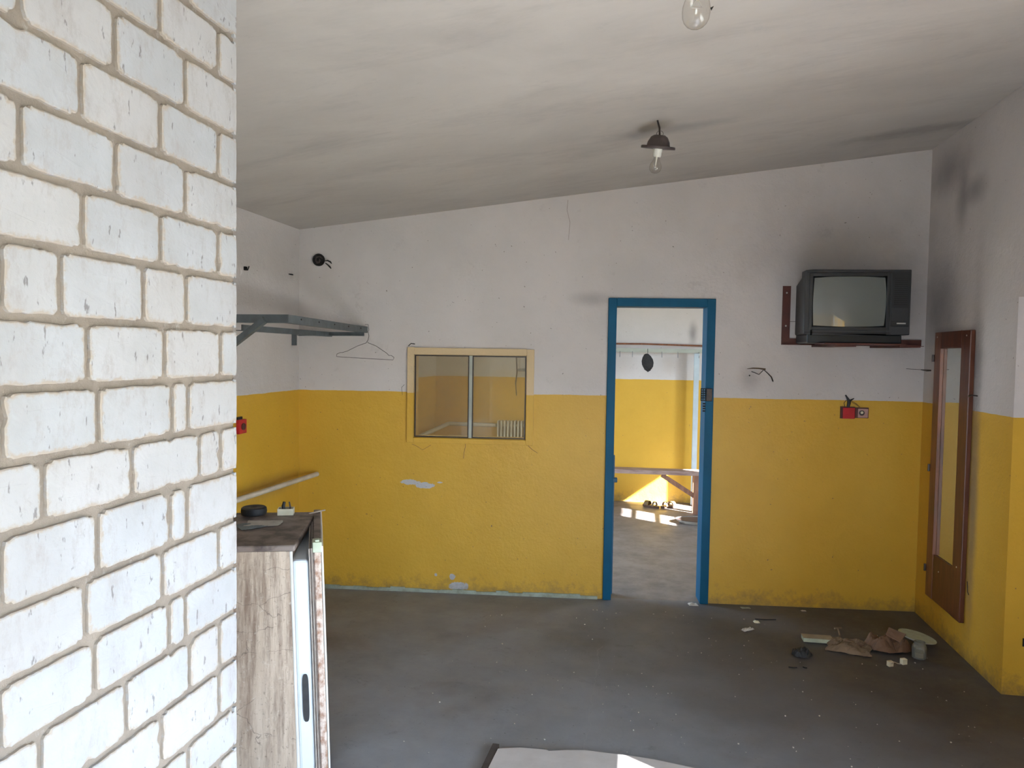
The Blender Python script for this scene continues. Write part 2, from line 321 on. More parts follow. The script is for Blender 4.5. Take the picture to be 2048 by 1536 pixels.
# ------------------------------------------------------------------ mesh helpers
class MB:
    def __init__(s): s.v = []; s.f = []; s.mi = []; s.cur = 0
    def add(s, vs, fs):
        b = len(s.v); s.v += [Vector(v) for v in vs]; s.f += [tuple(i+b for i in f) for f in fs]; s.mi += [s.cur]*len(fs); return s
    def hexa(s, p):      # 4 bottom (ccw) + 4 top
        return s.add(p, [(3, 2, 1, 0), (4, 5, 6, 7), (0, 1, 5, 4), (1, 2, 6, 5), (2, 3, 7, 6), (3, 0, 4, 7)])
    def box(s, c, size, rot=None):
        c = Vector(c); a, b, d = [x/2 for x in size]; R = rot or Matrix.Identity(3)
        return s.hexa([c + R@Vector(q) for q in ((-a, -b, -d), (a, -b, -d), (a, b, -d), (-a, b, -d), (-a, -b, d), (a, -b, d), (a, b, d), (-a, b, d))])
    def bar(s, p, q, w, h, up=(0, 0, 1)):
        p, q = Vector(p), Vector(q); d = (q-p).normalized(); u = Vector(up); x = d.cross(u)
        if x.length < 1e-4: x = d.cross(Vector((0, 1, 0)))
        x.normalize(); u = x.cross(d).normalized(); x *= w/2; u = u*h/2
        return s.hexa([p-x-u, p+x-u, q+x-u, q-x-u, p-x+u, p+x+u, q+x+u, q-x+u])
    def tube(s, pts, r, n=8, cap=True):
        pts = [Vector(p) for p in pts]; rr = r if isinstance(r, (list, tuple)) else [r]*len(pts)
        vs = []; fs = []; prev = None
        for i, p in enumerate(pts):
            d = (pts[min(i+1, len(pts)-1)] - pts[max(i-1, 0)]).normalized()
            if prev is None:
                a = d.cross(Vector((0, 0, 1)));
                if a.length < .1: a = d.cross(Vector((1, 0, 0)))
            else: a = prev - d*prev.dot(d)
            a.normalize(); prev = a; b = d.cross(a)
            for k in range(n):
                t = 2*math.pi*k/n; vs.append(p + (a*math.cos(t) + b*math.sin(t))*rr[i])
        for i in range(len(pts)-1):
            for k in range(n):
                k2 = (k+1) % n; fs.append((i*n+k, i*n+k2, (i+1)*n+k2, (i+1)*n+k))
        if cap: fs.append(tuple(range(n))[::-1]); fs.append(tuple(range((len(pts)-1)*n, len(pts)*n)))
        return s.add(vs, fs)
    def lathe(s, prof, c, rot=None, n=32, sx=1, sy=1):
        c = Vector(c); R = rot or Matrix.Identity(3); vs = []; fs = []
        for r, z in prof:
            for k in range(n):
                t = 2*math.pi*k/n; vs.append(c + R@Vector((r*sx*math.cos(t), r*sy*math.sin(t), z)))
        for i in range(len(prof)-1):
            for k in range(n):
                k2 = (k+1) % n; fs.append((i*n+k, i*n+k2, (i+1)*n+k2, (i+1)*n+k))
        if prof[0][0] > 1e-5: fs.append(tuple(range(n))[::-1])
        if prof[-1][0] > 1e-5: fs.append(tuple(range((len(prof)-1)*n, len(prof)*n)))
        return s.add(vs, fs)
    def prism(s, pts, off):      # closed outline (3d points) pushed by off
        pts = [Vector(p) for p in pts]; off = Vector(off); n = len(pts)
        return s.add(pts + [p+off for p in pts], [tuple(range(n))[::-1], tuple(range(n, 2*n))] + [(i, (i+1) % n, (i+1) % n + n, i+n) for i in range(n)])
    def build(s, name, mat, parent=None, origin=None, bevel=0, smooth=False, seg=2):
        mats = mat if isinstance(mat, (list, tuple)) else [mat]
        me = bpy.data.meshes.new(name)
        if parent is not None: org = wloc(parent)
        elif origin is not None: org = Vector(origin)
        else:
            a = np.array([tuple(v) for v in s.v]); lo, hi = a.min(0), a.max(0)
            org = Vector(((lo[0]+hi[0])/2, (lo[1]+hi[1])/2, lo[2]))
        me.from_pydata([tuple(v-org) for v in s.v], [], s.f); 
        for mm in mats: me.materials.append(mm)
        for p, i in zip(me.polygons, s.mi): p.material_index = i; p.use_smooth = smooth
        bm = bmesh.new(); bm.from_mesh(me); bmesh.ops.remove_doubles(bm, verts=bm.verts, dist=1e-6)
        bmesh.ops.recalc_face_normals(bm, faces=bm.faces); bm.to_mesh(me); bm.free(); me.update()
        o = bpy.data.objects.new(name, me); COL.objects.link(o)
        if parent is not None: o.parent = parent
        else: o.location = org
        if bevel:
            md = o.modifiers.new('bevel', 'BEVEL'); md.width = bevel; md.segments = seg; md.limit_method = 'ANGLE'
        if smooth and not bevel:
            es = o.modifiers.new('split', 'EDGE_SPLIT'); es.split_angle = math.radians(40)
        return o
def wloc(o):
    v = Vector(o.location)
    while o.parent: o = o.parent; v += Vector(o.location)
    return v
def tag(o, label=None, cat=None, group=None, kind=None):
    if label: o['label'] = label
    if cat: o['category'] = cat
    if group: o['group'] = group
    if kind: o['kind'] = kind
    return o
def thing(name, label, cat, loc, group=None):
    o = bpy.data.objects.new(name, None); COL.objects.link(o); o.location = loc; o.empty_display_size = .1
    return tag(o, label, cat, group)
def struct(o, label=None): return tag(o, label, None, None, 'structure')
def RZ(a): return Matrix.Rotation(a, 3, 'Z')
O0 = (0, 0, 0)

# ------------------------------------------------------------------ walls
def wall_with_holes(name, mats, P0, U, N, length, z_top, holes, th, z0=0.0, reveal=None, extra_u=()):
    """wall in the plane P0 + u*U, thickness th behind N; z_top(u) gives the sloped top; holes = (u0,u1,z0,z1)"""
    mb = MB(); P0 = Vector(P0); U = Vector(U); N = Vector(N)
    us = sorted(set([0, length] + [h[0] for h in holes] + [h[1] for h in holes] + list(extra_u)))
    for a, b in zip(us, us[1:]):
        segs = []; z = z0
        hs = sorted([h for h in holes if h[0] <= a+1e-6 and h[1] >= b-1e-6], key=lambda h: h[2])
        for h in hs:
            if h[2] > z + 1e-4: segs.append((z, z, h[2], h[2]))
            z = h[3]
        segs.append((z, z, z_top(a), z_top(b)))
        for za, zb, ta, tb in segs:
            q = lambda u, zz, d: P0 + U*u - N*d + Vector((0, 0, zz))
            mb.hexa([q(a, za, 0), q(b, zb, 0), q(b, zb, th), q(a, za, th), q(a, ta, 0), q(b, tb, 0), q(b, tb, th), q(a, ta, th)])
    o = mb.build(name, mats, origin=O0); return struct(o)

# floor and ceiling
mb = MB(); mb.box((0, 3.5, -.06), (5.6, 10.6, .12)); struct(mb.build('floor', M['floor'], origin=O0))
mb = MB()
q = lambda x, y, d: (x, y, ceil_z(x)+d)
mb.hexa([q(-2.6, -1.8, 0), q(2.6, -1.8, 0), q(2.6, 8.95, 0), q(-2.6, 8.95, 0), q(-2.6, -1.8, .15), q(2.6, -1.8, .15), q(2.6, 8.95, .15), q(-2.6, 8.95, .15)])
struct(mb.build('ceiling', M['ceiling'], origin=O0))
mb = MB(); mb.box((0, 3, -.25), (80, 80, .1)); struct(mb.build('ground', M['soil'], origin=O0))

# back wall (with the doorway and the internal window)
x0w, x1w = XL-.15, 2.6
P0 = Vector((x0w, D+K*x0w, 0)); LB = (x1w-x0w)/BU.x
uof = lambda p: (p.x-x0w)/BU.x
dTL, dBR = back(1219, 600), back(1411, 1203)
DU0, DU1, DZ = uof(Vector((-.240, 0, 0))), uof(Vector((.455, 0, 0))), 2.045
wi0, wi1 = uof(back(829, 711)), uof(back(1054, 711)); wz0, wz1 = 1.078, 1.652
TH = .13
wall_with_holes('wall_back', M_back, P0, BU, BN, LB, lambda u: ceil_z(x0w+u*BU.x)+.02,
                [(DU0, DU1, 0, DZ), (wi0, wi1, wz0, wz1)], TH)
# left, right and far walls
wall_with_holes('wall_left', M_left, (XL, 8.95, 0), (0, -1, 0), (1, 0, 0), 8.95-1.0, lambda u: ceil_z(XL)+.02, [(8.95-6.65, 8.95-5.35, .5, 2.35)], .15)
mb = MB()
def blk(mb, x0, x1, y0, y1, z0, z1=None):
    za, zb = (z1, z1) if z1 is not None else (ceil_z(x0)+.02, ceil_z(x1)+.02)
    mb.hexa([(x0, y0, z0), (x1, y0, z0), (x1, y1, z0), (x0, y1, z0), (x0, y0, za), (x1, y0, zb), (x1, y1, zb), (x0, y1, za)])
blk(mb, XR, 2.6, YJ, 5.4, 0); blk(mb, XR, 2.6, 2.2, YJ, 1.985)
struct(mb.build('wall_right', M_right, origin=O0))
# blind recess, then the near part of the right wall with the sunlit window
wall_with_holes('wall_right_recess', M_far, (XREC, YJ, 0), (0, -1, 0), (-1, 0, 0), YJ-2.2, lambda u: 1.985, [], .15)
wall_with_holes('wall_right_near', M_far, (XR, 2.2, 0), (0, -1, 0), (-1, 0, 0), 3.8, lambda u: ceil_z(XR)+.02,
                [(2.2-1.93, 2.2+.75, .30, 1.50)], .20)
mb = MB(); mb.box((2.30, 2.12, 1.0), (.60, .14, 2.0)); struct(mb.build('wall_right_recess_end', M_far, origin=O0))
mb = MB(); mb.box((2.53, 1.2, 2.385), (1.06, 5.6, .13)); mb.box((2.695, 6.6, 2.385), (.69, 5.2, .13)); struct(mb.build('added_sun_eave', M_far, origin=O0))  # unseen outdoor eave, added to cut off the sun above the windows
FP = Vector((x0w, D2+K*x0w, 0))
wall_with_holes('wall_far', M_far, FP, BU, BN, LB, lambda u: ceil_z(x0w+u*BU.x)+.02, [], .15)
XR2 = 2.2
wall_with_holes('wall_far_right', M_far, (XR2, 8.8, 0), (0, -1, 0), (-1, 0, 0), 8.8-5.2, lambda u: ceil_z(XR2)+.02,
                [(8.8-7.38, 8.8-6.90, .35, 2.2), (8.8-6.66, 8.8-6.17, 1.33, 2.2)], .12)
# wall behind the camera, with two windows
wall_with_holes('wall_front', M_far, (-2.6, -1.6, 0), (1, 0, 0), (0, 1, 0), 5.2, lambda u: ceil_z(-2.6+u)+.02,
                [(2.25, 3.15, .80, 2.2)], .15)
# window joinery
def window_frame(name, c, U, w, z0, z1, nv, nh, t=.05, label=None, mat='white_paint'):
    c = Vector(c); U = Vector(U); r = thing(name, None, None, (c.x, c.y, z0)); struct(r)
    mb = MB(); N = Vector((-U.y, U.x, 0))
    up = Vector((0, 0, 1))
    a = c - U*(w/2); b = c + U*(w/2)
    A = lambda p, z: Vector((p.x, p.y, z))
    for p, d in ((a, 1), (b, -1)): mb.bar(A(p+U*d*t/2, z0), A(p+U*d*t/2, z1), t, .06, up=N)
    for z in (z0+t/2, z1-t/2): mb.bar(A(a+U*t, z), A(b-U*t, z), .06, t)
    for i in range(1, nv): p = a + U*(w*i/nv); mb.bar(A(p, z0+t), A(p, z1-t), t*.8, .05, up=N)
    for i in range(1, nh): z = z0+(z1-z0)*i/nh; mb.bar(A(a+U*t, z), A(b-U*t, z), .045, t*.6)
    mb.build('window_frame', M[mat], r); return r
window_frame('added_fill_window', (XL-.07, 6.0, 0), (0, 1, 0), 1.3, .5, 2.35, 2, 2)  # unseen window added to brighten the far room
window_frame('window_2', (.10, -1.66, 0), (1, 0, 0), .9, .80, 2.2, 2, 2)
window_frame('window_3', (XR+.08, .59, 0), (0, -1, 0), 2.68, .30, 1.50, 3, 1)
window_frame('window_4', (XR2+.06, 7.14, 0), (0, -1, 0), .48, .35, 2.2, 1, 1, t=.02)
window_frame('window_5', (XR2+.06, 6.415, 0), (0, -1, 0), .49, 1.33, 2.2, 1, 5, t=.03)
portal('portal', (XL-.17, 6.0, 1.425), (0, math.radians(-90), 0), 1.85, 1.3)
portal('portal', (.10, -1.78, 1.5), (math.radians(90), 0, 0), .9, 1.4)
portal('portal', (XR+.22, .59, .90), (0, math.radians(90), 0), 1.2, 2.68)
portal('portal', (XR2+.14, 7.105, 1.275), (0, math.radians(90), 0), 1.85, .55)
portal('portal', (XR2+.14, 6.415, 1.765), (0, math.radians(90), 0), .87, .49)

# ------------------------------------------------------------------ brick wall
XB, YB = -1.06, 1.797
def brick_wall():
    random.seed(4)
    ys = [-20, 82, 175, 275, 372, 467, 561, 660, 755, 850, 940, 1038, 1130, 1220, 1315, 1408, 1490]
    beds = [atX(473, y, XB).z for y in ys]
    while beds[0] < 3.0: beds.insert(0, beds[0]+.125)
    off = len(beds)-len(ys)
    while beds[-1] > .06: beds.append(beds[-1]-.125)
    J = {0: [380, 250], 1: [437, 320], 2: [371, 230, 40], 3: [437, 321, 162], 4: [371, 232, 41], 5: [437, 322, 166], 6: [373, 288, 122, 2],
         7: [442, 330, 176], 8: [377, 345, 197, 3], 9: [442, 400, 265, 88], 10: [375, 341, 196, 2], 11: [438, 326, 172],
         12: [372, 339, 190, 0], 13: [440, 380, 253, 82], 14: [439, 324, 120], 15: [377, 210], 16: [440, 300]}
    mort = MB(); brk = MB(); edge = []
    Yn = -1.6
    # core with mortar face, finely gridded so the joints are uneven
    mort.hexa([(XB-.12, Yn, 0), (XB-.008, Yn, 0), (XB-.008, YB-.002, 0), (XB-.12, YB-.002, 0),
               (XB-.12, Yn, ceil_z(XB-.12)+.02), (XB-.008, Yn, ceil_z(XB)+.02), (XB-.008, YB-.002, ceil_z(XB)+.02), (XB-.12, YB-.002, ceil_z(XB-.12)+.02)])
    def nz(y, z, s=1.0): return mnoise.noise(Vector((y*38*s, z*38*s, 3.1)))*.6 + mnoise.noise(Vector((y*110, z*110, 7.7)))*.45
    def brick(y0, y1, z0, z1, dirt_shade, end=False):
        if y1-y0 < .012: return
        g = .0065
        a, b, c, d = y0+g, y1-(g if not end else 0), z0+g, z1-g
        if b-a < .01: return
        n1 = max(3, int((b-a)/.009)); n2 = 12
        pts = [(a+(b-a)*i/n1, c) for i in range(n1)] + [(b, c+(d-c)*i/n2) for i in range(n2)] + \
              [(b-(b-a)*i/n1, d) for i in range(n1)] + [(a, d-(d-c)*i/n2) for i in range(n2)]
        cy, cz = (a+b)/2, (c+d)/2
        rings = []
        for ins, x, e in ((-.001, -.012, 1), (0.0, -.0015, 1), (.0025, 0, .9), (.014, .0004, .42), (.030, .0006, .12)):
            ring = []
            for (y, z) in pts:
                hy, hz = (b-a)/2, (d-c)/2
                amp = .0030 if ins < .02 else .001
                w = nz(y, z)*amp*1.5
                chip = max(0, mnoise.noise(Vector((y*21, z*21, 9.3)))-.38)*.022 if ins < .02 else 0
                # rounded-corner inset
                i2 = ins + w*.8 + chip + .001
                fy = max(0.0, 1-i2/hy) if hy > 0 else 0; fz = max(0.0, 1-i2/hz)
                yy, zz = cy+(y-cy)*fy, cz+(z-cz)*fz
                # soften the corners
                ky, kz = abs(y-cy)/hy, abs(z-cz)/hz
                if ky > .90 and kz > .90: yy = cy+(yy-cy)*(1-.004/hy); zz = cz+(zz-cz)*(1-.004/hz)
                if end and y > b-1e-6: yy = y - abs(w)*.6
                ring.append(Vector((XB+x+random.uniform(-.0002, .0002), yy, zz)))
            rings.append((ring, e))
        base = len(brk.v); n = len(pts)
        for ring, e in rings:
            brk.v += ring; edge.extend([(e, dirt_shade)]*n)
        for k in range(len(rings)-1):
            for i in range(n):
                j = (i+1) % n; brk.f.append((base+k*n+i, base+k*n+j, base+(k+1)*n+j, base+(k+1)*n+i)); brk.mi.append(0)
        brk.f.append(tuple(base+(len(rings)-1)*n+i for i in range(n))); brk.mi.append(0)
        if end:   # side of the end brick, wrapping round the corner
            pass
    for r in range(len(beds)-1):
        z1, z0 = beds[r], beds[r+1]
        k = r-off
        zm = (z0+z1)/2
        if k in J:
            joints = []
            for px in J[k]:
                Y = XBY(px, zm); joints.append(Y)
        else:
            joints = [YB-.12] if r % 2 else [YB-.245]
        while joints[-1] > Yn+.1: joints.append(joints[-1]-.25)
        e1 = YB; first = True
        for Y in joints:
            brick(Y, e1, z0, z1, random.choice([0, 0, 0, .15, .3, .6, 1]) if k not in (6, 9) else random.choice([.3, .7, 1]), first); e1 = Y; first = False
        brick(max(Yn, e1-.25), e1, z0, z1, 0)
    # far end face of the wall: bricks showing their headers
    for r in range(len(beds)-1):
        z1, z0 = beds[r]-.006, beds[r+1]+.006
        brk.hexa([(XB-.12, YB-.010, z0), (XB-.0005, YB-.010, z0), (XB-.0005, YB-.0005, z0), (XB-.12, YB-.0005, z0),
                  (XB-.12, YB-.010, z1), (XB-.0005, YB-.010, z1), (XB-.0005, YB-.0005, z1), (XB-.12, YB-.0005, z1)])
        edge.extend([(.2, .3)]*8)
    o = mort.build('wall_left_brick', M['mortar'], origin=O0); struct(o)
    me = bpy.data.meshes.new('brick_courses'); me.from_pydata([tuple(v) for v in brk.v], [], brk.f); me.materials.append(M['brick'])
    ca = me.color_attributes.new('edge', 'FLOAT_COLOR', 'POINT')
    arr = np.ones((len(edge), 4), dtype=np.float32); arr[:, 0] = [e[0] for e in edge]; arr[:, 1] = [e[1] for e in edge]; arr[:, 2] = 0
    ca.data.foreach_set('color', arr.ravel()); me.update()
    b = bpy.data.objects.new('brick_courses', me); COL.objects.link(b); b.parent = o
def XBY(px, z):
    # Y on the brick plane of the joint seen at image column px, height z
    lo, hi = 300, 2500
    for _ in range(30):
        y = (hi+lo)/2; p = atX(px, y-1000, XB)
        if p.z > z: lo = y
        else: hi = y
    return p.y
brick_wall()
# plaster return closing the space behind the brick wall
mb = MB(); blk(mb, XL-.15, XB-.12, .85, 1.0, 0); struct(mb.build('wall_left_return', M_left, origin=O0))

# ------------------------------------------------------------------ skirting on the back wall
mb = MB(); random.seed(2)
x = XL+.02
while x < -.30:
    x2 = min(x+random.uniform(.05, .12), -.262); h = random.uniform(.018, .030)
    a, b = Vector((x, D+K*x, 0)), Vector((x2, D+K*x2, 0)); t = BN*.012
    mb.hexa([a, b, b+t, a+t] + [v+Vector((0, 0, h)) for v in (a, b, b+t, a+t)]); x = x2
struct(mb.build('baseboard_back', M['greenish'], origin=O0))

# ------------------------------------------------------------------ door frame
def onb(u, z, d=0.0): return P0 + BU*u + BN*d + Vector((0, 0, z))
def bbox_b(mb, u0, u1, z0, z1, d0, d1):
    mb.hexa([onb(u0, z0, d1), onb(u1, z0, d1), onb(u1, z0, d0), onb(u0, z0, d0), onb(u0, z1, d1), onb(u1, z1, d1), onb(u1, z1, d0), onb(u0, z1, d0)]); return mb
door = struct(thing('door_1', None, None, onb((DU0+DU1)/2, 0)))
fw = .052
bbox_b(MB(), DU0-.004, DU0+fw, 0, DZ+.004, -TH-.01, .022).build('door_jamb', M['blue'], door, bevel=.004)
bbox_b(MB(), DU1-fw, DU1+.004, 0, DZ+.004, -TH-.01, .022).build('door_jamb', M['blue'], door, bevel=.004)
bbox_b(MB(), DU0+fw, DU1-fw, DZ-.052, DZ+.004, -TH-.01, .0215).build('door_head', M['blue'], door, bevel=.003)
mb = MB(); bbox_b(mb, DU0+fw, DU0+fw+.012, 0.02, .98, -.09, -.05); mb.build('door_stop', M['blue_dark'], door)
mb = MB(); bbox_b(mb, DU0+fw, DU0+fw+.03, .80, .83, -.06, -.02); mb.build('hinge_pin', M['blue_dark'], door, bevel=.004)
u_r = DU1-fw
mb = MB(); bbox_b(mb, u_r+.006, u_r+.045, 1.37, 1.455, .022, .034); mb.build('lock_strike', M['wire'], door, bevel=.003)
mb = MB()
for i in range(6): bbox_b(mb, u_r-.030, u_r+.006, 1.372+i*.0155, 1.378+i*.0155, .020, .026)
for i in range(3): bbox_b(mb, u_r-.030+i*.014, u_r-.025+i*.014, 1.372, 1.455, .020, .0255)
for i in range(4): bbox_b(mb, u_r-.014, u_r+.004, 1.30+i*.016, 1.309+i*.016, .018, .026)
mb.build('latch_grille', M['hole'], door)

# ------------------------------------------------------------------ internal window
win = struct(thing('window_1', None, None, onb((wi0+wi1)/2, wz0)))
o0, o1 = uof(back(816, 700)), uof(back(1069, 708))
mb = MB(); ez = .030
bbox_b(mb, o0, wi0, wz0-.035, wz1+.048, 0, .020); bbox_b(mb, wi1, o1, wz0-.035, wz1+.043, 0, .020)
bbox_b(mb, wi0, wi1, wz1, wz1+.046, 0, .0195); bbox_b(mb, wi0, wi1, wz0-.035, wz0, 0, .0195)
# reveals
rt = .004
bbox_b(mb, wi0, wi0+rt, wz0, wz1, -TH+.005, 0); bbox_b(mb, wi1-rt, wi1, wz0, wz1, -TH+.005, 0)
bbox_b(mb, wi0+rt, wi1-rt, wz1-rt, wz1, -TH+.005, 0); bbox_b(mb, wi0+rt, wi1-rt, wz0, wz0+rt, -TH+.005, 0)
mb.build('window_surround', M_cream, win, bevel=.004)
fm = MB(); ms = .007; um = (uof(back(937, 800))+uof(back(945, 800)))/2
i0, i1, j0, j1 = wi0+rt, wi1-rt, wz0+rt, wz1-rt
for a, b in ((i0, i0+ms), (i1-ms, i1), (um-.018, um-.011), (um+.011, um+.018)): bbox_b(fm, a, b, j0, j1, -.012, .004)
for a, b in ((j0, j0+ms), (j1-ms, j1)): bbox_b(fm, i0, i1, a, b, -.012, .0035)
fm.build('pane_edge', M['wire'], win)
mb = MB(); bbox_b(mb, um-.011, um+.011, j0, j1, -.02, .008); mb.build('mullion', M['rail'], win, bevel=.002)
mb = MB(); bbox_b(mb, i0+ms, um-.018, j0+ms, j1-ms, -.006, -.003); mb.build('pane', M['glass_dusty'], win)
mb = MB(); bbox_b(mb, um+.018, i1-ms, j0+ms, j1-ms, -.006, -.003); mb.build('pane', M['glass_dusty'], win)

# cracks and chips on the back wall
def crack(pts, w=.0015, off=.001, mat='crack', par=None, name='wall_crack'):
    mb = MB(); mb.tube([back(x, y, off) for x, y in pts], w, 5); o = mb.build(name, M[mat], par, origin=None if par else O0); return o if par else struct(o)
crack([(930, 884), (931, 893), (928, 905), (927, 917)], .0016)
crack([(862, 890), (845, 900), (835, 893), (824, 888)], .0012)
crack([(1055, 890), (1064, 899), (1075, 906)], .0014)
crack([(1136, 400), (1134, 420), (1140, 445), (1137, 480)], .0009)
crack([(809, 769), (803, 775), (805, 790)], .0013, mat='hole')
crack([(1030, 703), (1040, 702), (1058, 704)], .0045, mat='hole')
crack([(817, 692), (822, 687), (830, 688)], .0030, mat='hole')

# ------------------------------------------------------------------ refrigerator
FZ = 1.0
Rn, Rf = Vector((-1.169, 2.354, 0)), Vector((-1.315, 2.822, 0))
fa = math.radians(17.3)
FX = Vector((math.cos(fa), math.sin(fa), 0)); FY = Vector((-math.sin(fa), math.cos(fa), 0))
fr = thing('refrigerator', 'old grime-streaked cream refrigerator with its door ajar, beside the white brick wall', 'refrigerator', Rn - FX*.26 + FY*.26)
TILT = Vector((.040, 0, 0))   # the top leans a little to the left
def fp(a, b, z): return Rn + FX*a + FY*b + Vector((0, 0, z)) + TILT*(FZ-z)
def fbox(mb, a0, a1, b0, b1, z0, z1): return mb.hexa([fp(a0, b0, z0), fp(a1, b0, z0), fp(a1, b1, z0), fp(a0, b1, z0), fp(a0, b0, z1), fp(a1, b0, z1), fp(a1, b1, z1), fp(a0, b1, z1)])
FW, FD = .53, .52
mb = MB(); fbox(mb, -FD, -.02, 0, .03, .02, FZ-.022); fbox(mb, -FD, -.02, FW-.03, FW, .02, FZ-.022); fbox(mb, -FD, -FD+.03, .03, FW-.03, .02, FZ-.022)
fbox(mb, -FD+.03, -.02, .03, FW-.03, .02, .06); fbox(mb, -FD+.03, -.02, .03, FW-.03, FZ-.06, FZ-.022)
mb.build('body', M['fridge_side'], fr, bevel=.004)
mb = MB(); fbox(mb, -FD-.003, .0, -.003, FW+.003, FZ-.022, FZ); mb.build('top', M['fridge_top'], fr, bevel=.006)
mb = MB(); fbox(mb, -.02, -.010, 0, .008, .02, FZ-.022); mb.build('front_edge_strip', M['enamel'], fr, bevel=.002)
mb = MB()
fbox(mb, -.30, -.018, .031, .036, .06, FZ-.06); fbox(mb, -.30, -.018, FW-.036, FW-.031, .06, FZ-.06); fbox(mb, -.32, -.30, .03, FW-.03, .06, FZ-.06)
mb.build('liner', M['liner'], fr, bevel=.002)
for zz in (.35, .65):
    mb = MB()
    for i in range(9): mb.tube([fp(-.29, .05+i*.053, zz), fp(-.03, .05+i*.053, zz)], .002, 6)
    for a in (-.29, -.03): mb.tube([fp(a, .036, zz), fp(a, FW-.036, zz)], .003, 6)
    mb.build('wire_shelf', M['silver'], fr)
# door, hinged on the far side
hf = Vector((-1.325, 2.905, 0)); ne = Vector((-1.083, 2.386, 0))
DX = (hf-ne).normalized(); DN = Vector((DX.y, -DX.x, 0))      # along the door (towards hinge), outward
def dp(s, n, z): return ne + DX*s + DN*n + Vector((0, 0, z)) + TILT*(FZ-z)
def dbox(mb, s0, s1, n0, n1, z0, z1): return mb.hexa([dp(s0, n0, z0), dp(s0, n1, z0), dp(s1, n1, z0), dp(s1, n0, z0), dp(s0, n0, z1), dp(s0, n1, z1), dp(s1, n1, z1), dp(s1, n0, z1)])
DL = (hf-ne).length
dr = dbox(MB(), 0, DL, -.030, -.006, .03, FZ-.004).build('door', M['rust'], fr, bevel=.004)
dbox(MB(), -.001, DL, -.006, .002, .03, FZ-.006).build('outer_skin', M['enamel'], dr, bevel=.003)
dbox(MB(), .004, DL, -.030, -.004, FZ-.004, FZ+.001).build('top_trim', M['fridge_top'], dr, bevel=.001)
mb = MB(); dbox(mb, -.003, .055, -.034, -.002, FZ-.028, FZ+.008); dbox(mb, .0, .03, -.025, -.010, FZ+.008, FZ+.016)
mb.build('corner_cap', M['green_plastic'], dr, bevel=.003)
for i, (n0, n1, mt) in enumerate(((-.0345, -.030, 'gasket'), (-.038, -.0355, 'gasket_pale'), (-.043, -.0395, 'gasket'), (-.047, -.0440, 'gasket_pale'))):
    dbox(MB(), .001+i*.001, DL-.02, n0, n1, .04, FZ-.012-i*.001).build('door_gasket', M[mt], dr)
dbox(MB(), .012, .49, -.102, -.0475, .06, FZ-.055).build('inner_panel', M['liner'], dr, bevel=.01)
# dark rounded slot in the liner edge
mb = MB()
pts = []
for k in range(28):
    t = 2*math.pi*k/28; c, s_ = math.cos(t), math.sin(t)
    pts.append(dp(.0115, -.073+.011*(abs(c)**.6)*(1 if c > 0 else -1), .462+.084*(abs(s_)**.4)*(1 if s_ > 0 else -1)))
mb.prism(pts, -DX*.003)
mb.build('handle_recess', M['black'], dr)
for a, b in ((-FD+.04, .04), (-.06, .04), (-FD+.04, FW-.04), (-.06, FW-.04)):
    MB().lathe([(.018, 0), (.018, .02)], fp(a, b, 0)-Vector((0, 0, 0)), n=16).build('foot', M['black'], fr)

# things on top of the refrigerator
c = flo(508, 1029, FZ)
def rnd(prof, c, n=40): return MB().lathe(prof, c, n=n)
o = rnd([(.0, .028), (.010, .028), (.014, .030), (.044, .031), (.049, .027), (.051, .015), (.049, .003), (.045, 0), (0, 0)][::-1], (c.x, c.y, FZ+.001))
tag(o.build('jar_lid', M['black'], smooth=True), 'round black ribbed lid lying on top of the grimy refrigerator', 'lid')
def crumple(c, w, d, h, seed, mat, name, rot=0, nx=16, ny=12, thick=.0012, fold=1.0, shape=None, parent=None):
    mb = MB(); c = Vector(c); R = RZ(rot); vs = []; fs = []
    for j in range(ny+1):
        for i in range(nx+1):
            u, v = i/nx*2-1, j/ny*2-1
            rr = 1+.16*mnoise.noise(Vector((u*1.8, v*1.8, seed)))
            x, y = u*w/2*rr, v*d/2*rr
            if shape == 'round':
                x, y = u*math.sqrt(1-v*v/2)*w/2*rr, v*math.sqrt(1-u*u/2)*d/2*rr
            z = h*(.5+.6*mnoise.noise(Vector((u*1.6*fold, v*1.6*fold, seed*3.1)))) + h*.35*abs(mnoise.noise(Vector((u*4, v*4, seed+5))))
            edge = max(abs(u), abs(v)); z *= (1-edge**4*.8)
            vs.append(c + R@Vector((x, y, max(z, .001))))
    n = len(vs); vs += [p+Vector((0, 0, thick)) for p in vs]
    idx = lambda i, j, k=0: j*(nx+1)+i+k*n
    for j in range(ny):
        for i in range(nx):
            fs.append((idx(i, j, 1), idx(i+1, j, 1), idx(i+1, j+1, 1), idx(i, j+1, 1))); fs.append((idx(i, j), idx(i, j+1), idx(i+1, j+1), idx(i+1, j)))
    rim = [(i, 0) for i in range(nx)] + [(nx, j) for j in range(ny)] + [(i, ny) for i in range(nx, 0, -1)] + [(0, j) for j in range(ny, 0, -1)]
    for k in range(len(rim)):
        a, b = rim[k], rim[(k+1) % len(rim)]; fs.append((idx(*a), idx(*b), idx(*b, 1), idx(*a, 1)))
    return mb.add(vs, fs).build(name, mat, parent)
tag(crumple(flo(528, 1047, FZ+.001), .13, .09, .006, 3, M['paper'], 'torn_paper', .3), 'torn grey-white paper scrap in front of the black lid on the refrigerator', 'paper')
tag(crumple(flo(500, 1052, FZ+.001), .10, .10, .003, 8, simple('dull_blue_scrap', (.16, .20, .21), (.10, .11, .12), 14, .6), 'torn_foil', .9), 'dull blue-grey torn wrapper flat on the refrigerator, left of the paper scrap', 'wrapper')
